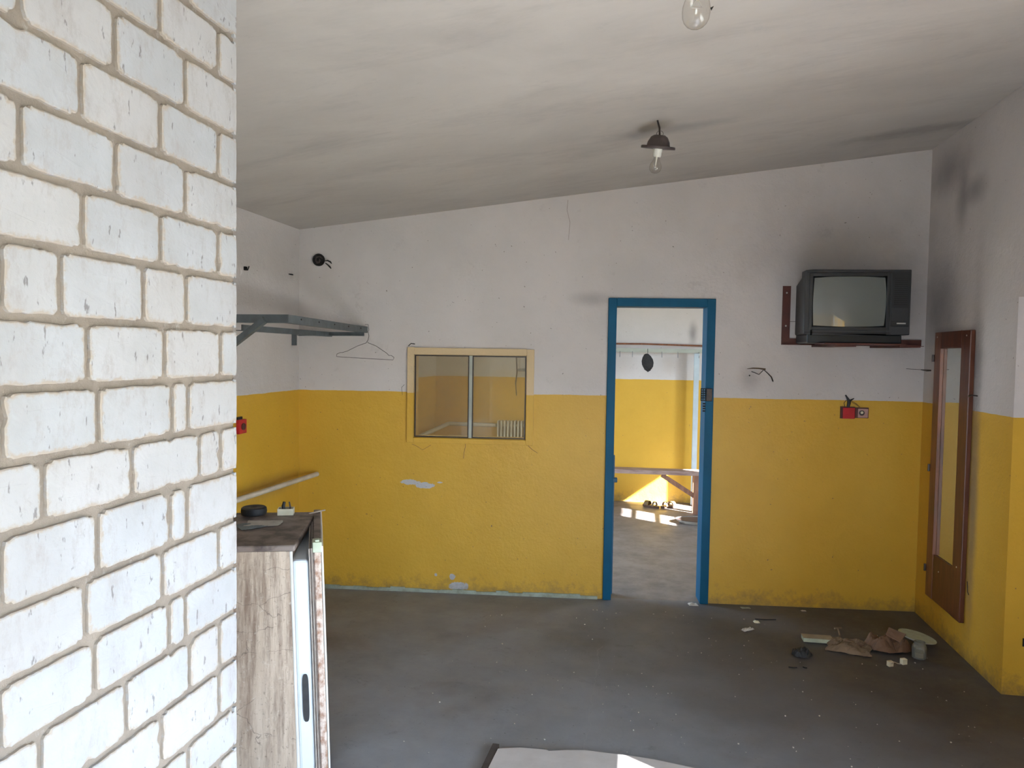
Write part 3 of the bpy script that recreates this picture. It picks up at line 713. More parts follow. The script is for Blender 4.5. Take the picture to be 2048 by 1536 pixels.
# broken ivory socket box with two black plugs of cable
c = flo(572, 1029, FZ); sb = thing('socket_box', 'small broken ivory junction box with black cable ends standing on the refrigerator', 'junction box', (c.x, c.y, FZ+.001))
R = RZ(.35); mb = MB(); c0 = Vector((c.x, c.y, FZ+.001))
for sx, sy, lx, ly in ((0, -.021, .062, .004), (0, .021, .062, .004), (-.029, 0, .004, .038), (.029, 0, .004, .038)):
    mb.box(c0+R@Vector((sx, sy, .013)), (lx, ly, .026), R)
mb.box(c0+R@Vector((0, 0, .002)), (.054, .038, .004), R)
mb.build('shell', M['ivory'], sb, bevel=.001)
mb = MB(); mb.tube([c0+R@Vector((-.008, -.005, .005)), c0+R@Vector((-.010, -.004, .035)), c0+R@Vector((-.006, -.004, .052))], [.007, .007, .006], 10); mb.build('cable_end', M['black'], sb)
mb = MB(); mb.tube([c0+R@Vector((.014, .004, .005)), c0+R@Vector((.016, .004, .03)), c0+R@Vector((.012, .006, .050))], [.004, .0035, .003], 8); mb.build('cable_end', M['bakelite'], sb)
a = flo(618, 1027, FZ+.012); b = flo(650, 1020, FZ+.012)
tag(MB().bar(a, b, .006, .004).build('metal_strip', M['silver']), 'thin pale metal strip lying across the far corner of the refrigerator door', 'strip')

# ------------------------------------------------------------------ steel rack on the left wall, hanger
rk = thing('wall_rack', 'grey-blue angle-steel rack bracketed to the left wall near the corner', 'rack', (XL, 4.2, 1.8))
zr = 1.825
A = flo(575, 634, 1.86); A.z = zr
near_o = Vector((-1.70, 3.60, zr)); far_o = back(736, 659); far_o.z = zr-.01; far_o = far_o - BU*0 + Vector((0, -.01, 0))
near_o = flo(576, 637, zr+.0)   # outer near corner
near_w = Vector((XL+.003, near_o.y+.03, zr))
far_w = Vector((XL+.05, back(640, 668).y-.02, zr-.02))
def angle(mb, p, q, h=.04, w=.035, t=.004, side=1):
    p, q = Vector(p), Vector(q); d = (q-p).normalized(); x = d.cross(Vector((0, 0, 1))).normalized()*side
    mb.bar(p, q, t, h); mb.bar(p+x*w/2+Vector((0, 0, -h/2)), q+x*w/2+Vector((0, 0, -h/2)), w, t); return mb
angle(MB(), near_o, far_o, .040, side=-1).build('outer_rail', M['steel_grey'], rk)
angle(MB(), near_w, near_o, .040, side=-1).build('end_rail', M['steel_grey'], rk)
mid0 = flo(502, 655, zr-.05); mid1 = back(676, 673); mid1 = mid1 + BN*.01
mid0 = Vector((-2.02, near_o.y+.05, zr-.045)); mid1 = Vector((-2.13, mid1.y, zr-.045))
angle(MB(), mid0, mid1, .03, .03, side=-1).build('inner_rail', M['steel_grey'], rk)
angle(MB(), Vector((XL+.03, far_o.y-.10, zr-.045)), far_o+Vector((0, -.06, -.03)), .025, .03, side=1).build('far_rail', M['steel_grey'], rk)
MB().bar(near_w+Vector((.02, .02, -.33)), near_w+(near_o-near_w)*.80+Vector((0, 0, -.005)), .03, .03).build('brace', M['steel_grey'], rk)
MB().bar(Vector((XL+.012, 4.72, 1.70)), Vector((XL+.012, 4.72, 1.80)), .024, .03, up=(0, 1, 0)).build('wall_bracket', M['steel_grey'], rk)
for i in range(5):
    p = near_o + (far_o-near_o)*(.12+.19*i) + Vector((0, 0, .004)); n = (far_o-near_o).cross(Vector((0, 0, 1))).normalized()
    MB().lathe([(.0045, -.004), (.0045, .004)], p+n*.002, Vector((0, 0, 1)).rotation_difference(n).to_matrix(), 10).build('rivet', M['wire'], rk)
# hanger
hc = far_o + Vector((0, -.05, 0)); Yh = hc.y
hp = [(736, 663), (738, 672), (736, 680), (732, 686), (715, 692), (695, 702), (685, 705), (681, 705), (674, 708), (673, 713), (682, 714), (735, 717), (786, 720), (788, 715), (783, 711), (778, 711), (773, 706), (752, 692), (737, 686), (735, 684)]
mb = MB(); mb.tube([atY(x, y, Yh) for x, y in hp], .0016, 6)
mb.tube([atY(x, y, Yh) for x, y in ((736, 663), (738, 660))] + [Vector((atY(736, 653, Yh).x, Yh, zr+.026)), Vector((atY(730, 655, Yh).x, Yh, zr+.024))], .0016, 6)
tag(mb.build('wire_hanger', M['wire'], smooth=True), 'thin bare wire clothes hanger hanging from the end of the grey rack', 'hanger')

# hooks and nails high on the left wall
mb = MB(); c = atX(491, 537, XL+.006)
mb.box(c, (.012, .022, .022)); mb.tube([c, c+Vector((.02, -.01, -.01)), c+Vector((.03, -.012, .012))], .004, 6)
tag(mb.build('wall_plug', M['hole']), 'small black cable stub high on the left wall above the rack', 'cable stub')
c = atX(583, 549, XL+.006); tag(MB().tube([c+Vector((-.005, -.03, 0)), c+Vector((.0, .02, 0))], [.003, .004], 6).build('nail', M['hole']), 'small dark nail in the left wall above the rack, close to the corner', 'nail')

# pipe
pe = back(634, 948); a = Vector((XL+.055, 1.02, .735)); pe2 = Vector((pe.x, pe.y+.02, pe.z))
q1 = atX(475, 1000, XL+.09); d = (pe2-q1); start = q1 - d*2.2
tag(MB().tube([start, q1, pe2], .0165, 16).build('heating_pipe', M['pipe'], smooth=True), 'cream painted pipe running along the left wall into the back wall', 'pipe')

# red socket on the left wall
c = atX(483, 853, XL+.012); so = thing('wall_socket', 'red square socket on the left wall just past the brick edge', 'socket', P3(c))
MB().box(c, (.022, .085, .085)).build('cover', M['red'], so, bevel=.004)
MB().lathe([(.021, 0), (.021, .006), (.017, .006), (.016, .001), (0, .001)], c+Vector((.011, 0, 0)), Vector((0, 0, 1)).rotation_difference(Vector((1, 0, 0))).to_matrix(), 20).build('socket_well', M['redbrown'], so)
MB().box(c+Vector((-.008, -.01, .047)), (.012, .05, .022)).build('broken_plaster_edge', M['hole'], so)

# round junction box with loose wires
c = back(638, 520, .004); jb = thing('junction_box', 'round black open junction box with loose wires high on the back wall', 'junction box', P3(c))
Rb = Vector((0, 0, 1)).rotation_difference(BN).to_matrix()
MB().lathe([(.042, -.002), (.043, .010), (.038, .011), (.036, .003), (0, .003)], c, Rb, 28).build('box', M['hole'], jb)
mb = MB(); random.seed(7)
for i in range(7):
    a0 = random.uniform(0, 6.28); r0 = .028
    p = [c + BU*(math.cos(a0+k*.9)*r0*(1-k*.2)) + Vector((0, 0, math.sin(a0+k*.9)*r0*(1-k*.2))) + BN*(.008+.005*k) for k in range(4)]
    mb.tube(p, .0022, 6)
mb.build('coiled_wires', M['bakelite'], jb)
for pts in (((650, 522), (655, 521), (661, 524), (663, 527)), ((651, 526), (656, 530), (660, 534), (662, 537))):
    MB().tube([back(x, y, .012+.008*i) for i, (x, y) in enumerate(pts)], [.003, .005, .006, .003], 7).build('loose_wire', M['hole'], jb)

# torn cable stub between doorway and sockets
c = back(1520, 742, .01); w = thing('torn_cable', 'torn cable dangling from a plaster gash right of the doorway', 'cable', P3(c))
MB().tube([back(x, y, .006) for x, y in ((1494, 738), (1505, 736.5), (1518, 737), (1531, 738.5))], [.001, .0035, .004, .005], 7).build('cable_sheath', M['crack'], w)
MB().tube([back(x, y, .010+.004*i) for i, (x, y) in enumerate(((1503, 743), (1511, 746), (1518, 749), (1523, 744), (1527, 740)))], .0028, 6).build('cable_core', M['wire'], w)
MB().tube([back(x, y, .010+.006*i) for i, (x, y) in enumerate(((1528, 740), (1537, 748), (1543, 754), (1546, 763)))], [.0025, .0033, .0036, .0045], 6).build('cable_core', M['wire'], w)
c = back(1499, 751, .002); tag(MB().lathe([(.005, 0), (.005, .003)], c, Rb, 10).build('nail', M['hole']), 'tiny dark nail under the torn cable right of the doorway', 'nail')

# sockets red + pink with black cable clump
c = back(1694, 826, .0); so = thing('switch_plate', 'red blank switch cover with black taped cables above it, under the television', 'switch', P3(c))
def bslab(x0, y0, x1, y1, d0, d1):
    mb = MB(); u0, u1 = uof(back(x0, (y0+y1)/2)), uof(back(x1, (y0+y1)/2)); z1, z0 = back((x0+x1)/2, y0).z, back((x0+x1)/2, y1).z
    return bbox_b(mb, u0, u1, z0, z1, d0, d1)
bslab(1680, 813, 1709, 837, 0, .008).build('backplate', M['redbrown'], so)
bslab(1684, 815, 1708, 837, .008, .020).build('cover', M['red'], so, bevel=.003)
for pts, r in ((((1696, 814), (1698, 806), (1697, 800), (1691, 790)), [.010, .012, .009, .004]), (((1698, 806), (1702, 800), (1708, 797)), [.008, .006, .003]), (((1690, 814), (1688, 806), (1693, 800)), [.002, .002, .002])):
    MB().tube([back(x, y, .014) for x, y in pts], r, 8).build('taped_cable', M['black'], so)
c = back(1724, 826); so2 = thing('wall_socket', 'faded pink square socket joined to the red cover under the television', 'socket', P3(c))
bslab(1709.5, 815, 1736, 836, 0, .010).build('backplate', M['redbrown'], so2)
bslab(1714, 817, 1734, 835, .010, .020).build('cover', M['pink'], so2, bevel=.003)
cc = back(1723.5, 826, .020)
MB().lathe([(.018, 0), (.018, .002), (.014, .002), (.013, -.001), (0, -.001)], cc+BN*.0005, Rb, 20).build('socket_well', M['bakelite'], so2)
MB().lathe([(.009, 0), (.008, .006), (0, .007)], cc+BN*.002+Vector((0, 0, .003)), Rb, 16).build('socket_insert', M['ivory'], so2)
for k in (0, 1): MB().tube([back(x, y+k*2, .02) for x, y in ((1703, 802), (1712, 807), (1720, 814))], .0013, 6).build('bare_wire', M['crack'], so2)

# ------------------------------------------------------------------ television and its bracket
tvb = thing('tv_bracket', 'red-brown steel wall bracket holding up the television', 'bracket', P3(back(1700, 690)))
zsh = 1.757
bl = uof(back(1562, 690)); br = uof(back(1841, 685))
zt = back(1562, 572).z
bbox_b(MB(), bl, bl+.052, zsh-.005, zt, 0, .006).build('upright', M['bracket'], tvb)
bbox_b(MB(), br-.42, br-.368, zsh-.005, zt, 0, .006).build('upright', M['bracket'], tvb)
for z in (zt-.045, zsh+.12):
    MB().lathe([(.006, 0), (.005, .003), (0, .0035)], onb(bl+.026, z, .006), Rb, 10).build('screw', M['silver'], tvb)
bbox_b(MB(), bl, br, zsh-.005, zsh+.038, .006, .012).build('rear_rail', M['bracket'], tvb)
bbox_b(MB(), bl, br, zsh-.005, zsh-.001, .012, .05).build('rear_flange', M['bracket'], tvb)
for a in (bl+.19, bl+.56):
    bbox_b(MB(), a, a+.12, zsh-.018, zsh-.005, .02, .46).build('arm', M['bracket'], tvb)
bbox_b(MB(), bl+.12, br-.30, zsh-.005, zsh+.003, .30, .48).build('tray', M['bracket'], tvb)
# tv body
TVN = -.0
Yf = 4.735
tv = thing('television', 'old charcoal cathode-ray television on a wall bracket in the back right corner', 'television', (1.25, 5.0, zsh+.004))
TL, BR_ = atY(1611, 540, Yf), atY(1819, 677, Yf)
tx0, tx1, tz1, tz0 = TL.x, BR_.x, TL.z, atY(1700, 669, Yf).z
def qy(x0, x1, z0, z1, y0, y1, mb=None):
    mb = mb or MB(); return mb.box(((x0+x1)/2, (y0+y1)/2, (z0+z1)/2), (abs(x1-x0), abs(y1-y0), abs(z1-z0)))
# front case is a frame around the screen
def P(x, y, yy=Yf): return atY(x, y, yy)
s0, s1 = P(1628, 553), P(1771, 654)
sx0, sx1, sz1, sz0 = s0.x-.006, s1.x+.004, s0.z+.004, s1.z-.004
mb = MB()
qy(tx0, sx0, tz0, tz1, Yf, Yf+.10, mb); qy(sx1, tx1, tz0, tz1, Yf, Yf+.10, mb); qy(sx0, sx1, sz1, tz1, Yf, Yf+.10, mb); qy(sx0, sx1, tz0, sz0, Yf, Yf+.10, mb)
mb.build('front_case', M['tvbody'], tv, bevel=.005)
# rear housing tapering to the back
mb = MB(); a, b = .012, .10
mb.hexa([(tx0+a, Yf+.10, tz0+.0), (tx1-a, Yf+.10, tz0+.0), (tx1-.07, Yf+.40, tz0+.0), (tx0+.025, Yf+.40, tz0+.0),
         (tx0+a, Yf+.10, tz1-.012), (tx1-a, Yf+.10, tz1-.012), (tx1-.07, Yf+.40, tz1-.055), (tx0+.025, Yf+.40, tz1-.055)])
mb.build('rear_case', M['tvbody'], tv, bevel=.012)
mb = MB(); qy(tx0+.03, tx1-.03, zsh+.004, tz0, Yf+.04, Yf+.38, mb); mb.build('base_plinth', M['tvpanel'], tv, bevel=.006)
# recessed bezel ring
mb = MB(); bz = .018
for (x0, x1, z0, z1) in ((sx0-bz, sx0+.004, sz0-bz, sz1+bz), (sx1-.004, sx1+bz, sz0-bz, sz1+bz), (sx0, sx1, sz1-.003, sz1+bz), (sx0, sx1, sz0-bz, sz0+.003)):
    qy(x0, x1, z0, z1, Yf-.003, Yf+.03, mb)
mb.build('screen_surround', M['tvpanel'], tv, bevel=.003)
# convex screen, barrel outline
mb = MB(); cx, cz = (s0.x+s1.x)/2, (s0.z+s1.z)/2; hw, hh = (s1.x-s0.x)/2, (s0.z-s1.z)/2
n1, n2 = 28, 22; vs = []; fs = []
for j in range(n2+1):
    for i in range(n1+1):
        u, v = i/n1*2-1, j/n2*2-1
        x = u*hw*(1-.035*v*v); z = v*hh*(1-.045*u*u)
        y = Yf+.012-.020*(1-(u*u*.55+v*v*.45))
        vs.append((cx+x, y, cz+z))
for j in range(n2):
    for i in range(n1): k = j*(n1+1)+i; fs.append((k, k+1, k+n1+2, k+n1+1))
scr = mb.add(vs, fs)
# give the tube a back so it has depth
nb = len(vs); 
scr.box((cx, Yf+.06, cz), (hw*1.6, .05, hh*1.6))
scr.build('screen', M['crt'], tv, smooth=True)
# control panel on the right, badge and groove
qy(sx1+bz+.004, tx1-.008, tz0+.05, tz1-.012, Yf-.002, Yf+.02).build('control_panel', M['tvpanel'], tv, bevel=.002)
b0, b1 = P(1793, 646), P(1811, 648)
qy(b0.x, b1.x, b1.z-.001, b0.z+.001, Yf-.0045, Yf).build('badge', M['silver'], tv)
mb = MB()
for i in range(14): qy(sx1+bz+.02, tx1-.02, tz1-.05-i*.012, tz1-.053-i*.012, Yf-.0035, Yf, mb)
mb.build('speaker_grille', M['hole'], tv)
qy(sx1+bz+.010, tx1-.014, tz0+.085, tz0+.16, Yf-.0045, Yf-.001).build('button_flap', M['tvbody'], tv, bevel=.001)
qy(tx0+.006, sx1+.02, sz0-bz-.016, sz0-bz-.012, Yf-.001, Yf+.004).build('groove', M['hole'], tv)
qy(tx0+.012, sx1+.02, sz1+bz+.002, sz1+bz+.005, Yf-.001, Yf+.004).build('groove', M['hole'], tv)
mb = MB(); mb.tube([onb(bl+.052, 1.905, .004), onb(bl+.12, 1.905, .05)], .0015, 6)
tag(mb.build('antenna_wire', M['wire']), 'short thin wire between the bracket upright and the television', 'wire')

# ------------------------------------------------------------------ tall mirror on the right wall
XM = XR-.028
c0 = atX(1857, 1190, XM); Y1, Y0 = 4.985, 4.475; mz0, mz1 = .195, 1.838
mir = thing('wall_mirror', 'tall narrow mirror set in a dark reddish wooden door panel on the right wall', 'mirror', (XR, (Y0+Y1)/2, mz0))
def mbx(y0, y1, z0, z1, x0, x1, mb=None): mb = mb or MB(); return mb.box(((x0+x1)/2, (y0+y1)/2, (z0+z1)/2), (abs(x1-x0), y1-y0, z1-z0))
SW = .10
MB(); mbx(Y1-SW, Y1, mz0, mz1, XM, XR-.001).build('stile', M['wood_pale'], mir, bevel=.004)
mbx(Y0, Y0+SW+.02, mz0, mz1, XM, XR-.001).build('stile', M['wood'], mir, bevel=.004)
mbx(Y0+SW+.02, Y1-SW, mz1-.10, mz1, XM, XR-.001).build('rail', M['wood'], mir, bevel=.003)
mbx(Y0+SW+.02, Y1-SW, mz0, mz0+.28, XM+.003, XR-.001).build('lower_panel', M['wood'], mir, bevel=.003)
mbx(Y0+SW+.02, Y1-SW, mz0+.28, mz1-.10, XM+.014, XR-.004).build('mirror_glass', M['mirror'], mir)
mb = MB(); mbx(Y1-SW-.012, Y1-SW, mz0+.28, mz1-.10, XM-.006, XM+.014, mb); mb.build('glazing_bead', M['wood_pale'], mir, bevel=.002)
for z in (mz0+.17, mz0+.80, mz1-.16):
    MB().tube([(XM-.004, Y1+.006, z-.022), (XM-.004, Y1+.006, z+.022)], .007, 10).build('hinge', M['bakelite'], mir)
for y, z in ((Y0+.05, mz1-.03), (Y1-.04, mz1-.03), (Y0+.06, mz0+.30), (Y1-.2, mz0+.2)):
    MB().lathe([(.005, 0), (.004, .002), (0, .0025)], (XM, y, z), Vector((0, 0, 1)).rotation_difference(Vector((-1, 0, 0))).to_matrix(), 10).build('screw', M['silver'], mir)
# hooks near the mirror
c = back(1855, 740) ; c = atX(1858, 741, XR-.0)
mb = MB(); p = atX(1862, 741, XR); mb.tube([p, p+Vector((-.03, -.01, 0)), p+Vector((-.06, .0, .004))], [.005, .006, .003], 7)
mb.tube([p+Vector((-.06, .0, .004)), p+Vector((-.14, .02, .008))], .0018, 6)
tag(mb.build('wall_hook', M['wire']), 'small bent metal hook in the corner between television and mirror', 'hook')
p = atX(1955, 792, XR); mb = MB(); mb.tube([p, p+Vector((-.03, 0, .004)), p+Vector((-.045, .0, -.004))], [.003, .004, .007], 8)
tag(mb.build('wall_peg', M['wire']), 'small dark knob on the right wall beside the mirror', 'peg')
p = atX(1938, 1172, XR); mb = MB(); mb.tube([p+Vector((-.002, .02, .02)), p+Vector((-.01, -.01, -.03)), p+Vector((-.008, -.02, -.045))], .0022, 6)
tag(mb.build('wall_wire', M['wire']), 'short bent wire sticking out low beside the mirror', 'wire')
p = Vector((2.02, YJ-.001, 0)); c = atY(2047, 1285, YJ-.004)
mb = MB(); mb.tube([c+Vector((0, 0, .02)), c-Vector((0, 0, .02))], .004, 6); tag(mb.build('nail', M['hole']), 'dark nail low on the wall return at the right edge of the photo', 'nail')

# ------------------------------------------------------------------ ceiling lamps
def bulb_profile(r):   # from neck (top, z=0) down
    pr = [(.0135, 0), (.0135, -.012), (.016, -.022), (.021, -.034), (.0265, -.046), (.0295, -.058), (.030, -.068), (.0285, -.080), (.0240, -.090), (.0165, -.0975), (.008, -.1012), (0, -.102)]
    return [(a*r/.030, b*r/.030) for a, b in pr]
def lamp(top, base, tilt, label, r=.030, plate=.082, zs=1.0):
    """top: cord point at ceiling, base: centre of the plate"""
    L = thing('ceiling_lamp', label, 'lamp', P3(base), 'bare bulb lamps on the ceiling')
    R = Matrix.Rotation(math.radians(13), 3, 'X') @ Matrix.Rotation(tilt, 3, 'Y'); b = Vector(base)
    MB().lathe([(0, .060), (.026, .059), (.040, .050), (.052, .028), (.056, .008), (plate*.98, .008), (plate, .005), (plate, -.004), (0, -.004)][::-1], b, R, 36).build('lamp_holder', M['bakelite'], L, smooth=True)
    t = b+R@Vector((0, 0, .058))
    MB().tube([t, t*.5+Vector(top)*.5+Vector((.004, 0, 0)), top], .0045, 8).build('cord', M['wire'], L)
    for s in (-1, 1):
        MB().tube([t+R@Vector((s*.014, 0, -.002)), t+R@Vector((s*.016, 0, .010)), t+R@Vector((s*.010, 0, .018)), t+R@Vector((s*.003, 0, .020))], .001, 6).build('wire_loop', M['wire'], L)
    MB().lathe([(0, -.042), (.018, -.042), (.0205, -.036), (.0205, -.020), (.022, -.018), (.022, -.004), (0, -.004)], b, R, 24).build('socket', M['porcelain'], L, smooth=True)
    nb = b+R@Vector((0, 0, -.038))
    g = MB().lathe([(a, c*zs) for a, c in bulb_profile(r)], nb, R, 40)
    bo = g.build('bulb', M['bulb'], L, smooth=True)
    mb = MB(); mb.tube([nb+R@Vector((0, 0, 0)), nb+R@Vector((0, 0, -.045))], [.006, .003], 8)
    for s in (-1, 1): mb.tube([nb+R@Vector((0, 0, -.042)), nb+R@Vector((s*.012, 0, -.060))], .0006, 5)
    mb.tube([nb+R@Vector((.012*math.cos(k*.5), .004*math.sin(k*.5), -.060)) for k in range(13)], .0004, 4)
    mb.build('filament_stem', M['silver'], bo)
    return L
base = atY(1316, 296, 3.68); top = atY(1315, 240, 3.68); top.z = ceil_z(top.x)
lamp(top, base, math.radians(6.5), 'bare bulb under a dark dented holder hanging mid-ceiling in front of the doorway', .0290, zs=.82)
bc = atY(1395, 27, 1.70); base = Vector((bc.x+.004, 1.70, bc.z+.118)); 
L2 = lamp((base.x-.01, 1.70, ceil_z(base.x)), base, math.radians(3), 'large clear bulb cut off by the top edge of the photo', .0310)
mb = MB(); p = atY(1421, 15, 1.70); mb.prism([p, p+Vector((.007, 0, .003)), p+Vector((.002, 0, -.006))], (0, .003, 0)); mb.build('paint_chip', M['hole'], L2)

# ------------------------------------------------------------------ litter on the floor
def fl_(x, y, z=0.001): return flo(x, y, z)
# mint box
a = fl_(1606, 1281); c = fl_(1634, 1283)
R = RZ(.02)
bx = thing('plastic_box', 'narrow mint-green plastic box lying on the floor left of the brown paper', 'box', (c.x, c.y, .001))
MB().box((c.x, c.y, .016), (.165, .065, .024), R).build('body', M['mint'], bx, bevel=.003)
MB().box((c.x, c.y, .029), (.168, .068, .003), R).build('lid', M['tan'], bx, bevel=.001)
tag(crumple(fl_(1698, 1296), .23, .20, .05, 2, M['card2'], 'paper_bag', -.25, 22, 16, .002, 1.5), 'flattened pale-brown paper bag with a torn corner pointing left on the floor', 'bag')
tag(crumple(fl_(1776, 1296), .25, .20, .10, 11, M['card'], 'wrapping_paper', .2, 22, 16, .002, 1.3, 'round'), 'bulging reddish-brown wrapping paper lying against the plate', 'paper')
mb = MB(); p = fl_(1780, 1280, .10); q = [fl_(1772, 1270, .09), fl_(1778, 1256, .12), fl_(1812, 1270, .11), fl_(1800, 1285, .08)]
mb.prism([v for v in q], (0, .003, .004)); mb.cur = 0
tag(mb.build('card_flap', M['card']), 'brown cardboard flap standing up behind the wrapping paper', 'cardboard')
mb = MB(); mb.tube([fl_(1676, 1258, .02), fl_(1678, 1264, .015), fl_(1680, 1272, .02)], .005, 6)
mb.tube([fl_(1669, 1257, .02), fl_(1683, 1256, .02)], .006, 6)
tag(mb.build('broken_stick', M['card2']), 'short forked stick poking up behind the flattened paper bag', 'stick')
# plate leaning
c = fl_(1833, 1279, .045); Rp = Matrix.Rotation(math.radians(-14), 3, 'Y') @ Matrix.Rotation(math.radians(8), 3, 'X')
c = fl_(1833, 1279, .03); Rp = Matrix.Rotation(math.radians(10), 3, 'Y')
pl = thing('dinner_plate', 'off-white chipped plate leaning behind the glass jar near the mirror', 'plate', (c.x, c.y, .001))
MB().lathe([(0, .006), (.055, .006), (.070, .012), (.100, .020), (.101, .017), (.072, .004), (.056, 0), (0, 0)][::-1], c, Rp, 48).build('dish', M['porcelain'], pl, smooth=True)
MB().lathe([(.1015, .0195), (.1015, .0215), (.096, .0205), (.096, .0185), (.1015, .0195)], c, Rp, 48).build('rim', M['mint'], pl)
# jar
c = fl_(1838, 1316); jr = thing('glass_jar', 'dirty clear glass jar standing beside the plate near the right wall', 'jar', (c.x, c.y, .001))
MB().lathe([(0, 0), (.032, 0), (.037, .005), (.038, .06), (.034, .075), (.028, .080), (.028, .094), (.025, .094), (.025, .078), (.031, .070), (.034, .060), (.033, .008), (0, .005)], (c.x, c.y, .001), None, 32).build('glass_body', M['jar'], jr, smooth=True)
MB().lathe([(0, .0), (.026, 0), (.030, .004), (.031, .03), (0, .034)], (c.x, c.y, .008), None, 24).build('residue', M['tan'], jr, smooth=True)
# crumpled dark rag
tag(crumple(fl_(1603, 1310), .11, .10, .05, 21, M['black'], 'dark_rag', .4, 14, 12, .003, 2.0, 'round'), 'small crumpled black rag on the floor in front of the mint box', 'rag')
# two terminal blocks joined by wire
t = thing('socket_insert', 'two small yellowish terminal blocks joined by a wire loop, in front of the brown paper', 'terminal block', P3(fl_(1795, 1330)))
for (x, y, s, mt) in ((1780, 1332, .028, 'ivory'), (1807, 1328, .030, 'ivory')):
    c = fl_(x, y); MB().box((c.x, c.y, .001+s/2), (s, s*.8, s), RZ(.4)).build('block', M[mt], t, bevel=.002)
MB().tube([fl_(1783, 1328, .022), fl_(1789, 1324, .03), fl_(1795, 1327, .02), fl_(1802, 1328, .02)], .0022, 6).build('wire', M['silver'], t)
tag(crumple(fl_(1495, 1260), .085, .035, .02, 31, M['paper'], 'paper_scrap', .7, 8, 6), 'small crumpled whitish paper scrap on the floor right of the doorway', 'paper scrap')
tag(crumple(fl_(1513, 1245), .035, .035, .015, 33, M['ivory'], 'paper_scrap', .2, 6, 6), 'tiny yellowish scrap just behind the whitish paper scrap', 'paper scrap')
tag(crumple(fl_(1386, 1210), .06, .05, .018, 35, M['paper'], 'paper_scrap', .2, 8, 6), 'crumpled grey scrap at the foot of the right door jamb', 'paper scrap')
tag(crumple(fl_(1491, 1216), .06, .03, .006, 37, M['greenish'], 'plaster_flake', .2, 6, 5), 'thin greenish paint flake on the floor close to the back wall', 'flake')
tag(crumple(fl_(1607, 1222), .03, .02, .006, 39, M['paper'], 'plaster_flake', .2, 6, 5), 'tiny white plaster flake at the wall foot below the sockets', 'flake')
for (x0, y0, x1, y1, lb) in ((1510, 1238, 1552, 1239, 'thin dark twig lying flat right of the yellowish scrap'), (1577, 1334, 1594, 1335, 'short dark twig in front of the black rag, longer of the two'), (1606, 1334, 1614, 1336, 'short dark twig in front of the black rag, shorter of the two')):
    tag(MB().tube([fl_(x0, y0, .005), fl_((x0+x1)/2, (y0+y1)/2+.6, .006), fl_(x1, y1, .005)], .0028, 6).build('twig', M['hole']), lb, 'twig')
random.seed(12)
fmb = MB()
for i in range(170):
    x, y = random.uniform(-1.0, 1.7), random.uniform(2.9, 4.9)
    s = random.uniform(.0015, .005); fmb.box((x, y, s*.35), (s*random.uniform(.6, 1.6), s, s*.7), RZ(random.uniform(0, 3)))
tag(fmb.build('floor_grit', M['paper']), 'scattered crumbs of grit and plaster dust over the grey floor', 'grit', kind='stuff')

# board at the bottom
mb = MB(); z = .022
ol = [(996, 1497), (1040, 1495), (1092, 1499), (1098, 1502), (1130, 1500), (1170, 1500), (1215, 1506), (1260, 1511), (1310, 1519)]
fr_ = [flo(x, y, z) for x, y in ol]
e = Vector((.75, 2.62, z)); pts = [flo(975, 1536, z) - Vector((.02, .35, 0))] + fr_ + [Vector((.70, fr_[-1].y-.12, z)), Vector((.66, 2.45, z))]
bd = thing('floor_board', 'dusty fibreboard sheet on the floor at the bottom edge of the photo', 'board', (0, 2.7, .001))
MB().prism([Vector((p.x, p.y, .001)) for p in pts], (0, 0, z-.001)).build('sheet', M['board'], bd)
a, b = flo(992, 1496, .001), flo(972, 1540, .001); dd = (b-a).normalized()
MB().bar(a+Vector((0, 0, .010)), a+dd*.55+Vector((0, 0, .010)), .028, .018).build('dark_edge_strip', M['board_dark'], bd)

# ------------------------------------------------------------------ far room
# bench
zb = .455
p0, p1 = flo(1228, 938, zb), flo(1402, 944, zb)
dirb = (p1-p0).normalized(); nb_ = Vector((-dirb.y, dirb.x, 0))
p0e = p0 - dirb*1.1
bn = thing('bench', 'long weathered wooden bench seen through the blue doorway', 'bench', ((p0.x+p1.x)/2, p1.y, 0))
def slab(a, b, n, w, z0, z1): return MB().hexa([a.xy.to_3d()+Vector((0, 0, z0)), b.xy.to_3d()+Vector((0, 0, z0)), (b+n*w).xy.to_3d()+Vector((0, 0, z0)), (a+n*w).xy.to_3d()+Vector((0, 0, z0)), a.xy.to_3d()+Vector((0, 0, z1)), b.xy.to_3d()+Vector((0, 0, z1)), (b+n*w).xy.to_3d()+Vector((0, 0, z1)), (a+n*w).xy.to_3d()+Vector((0, 0, z1))])
slab(p0e, p1+dirb*.06, nb_, .17, zb-.045, zb).build('seat', M['bench'], bn, bevel=.006)
lg = flo(1393, 1036, 0)
for base_ in (p1-dirb*.04, p0e+dirb*.1):
    for w in (.03, .135):
        q = base_+nb_*w; MB().box((q.x, q.y, (zb-.045)/2), (.055, .05, zb-.045), RZ(math.atan2(dirb.y, dirb.x))).build('leg', M['bench_red'], bn, bevel=.003)
q0 = p1-dirb*.40+nb_*.03; q1 = p1-dirb*.045+nb_*.03
MB().bar(Vector((q0.x, q0.y, zb-.05)), Vector((q1.x, q1.y, zb-.27)), .03, .045).build('brace', M['bench_red'], bn)
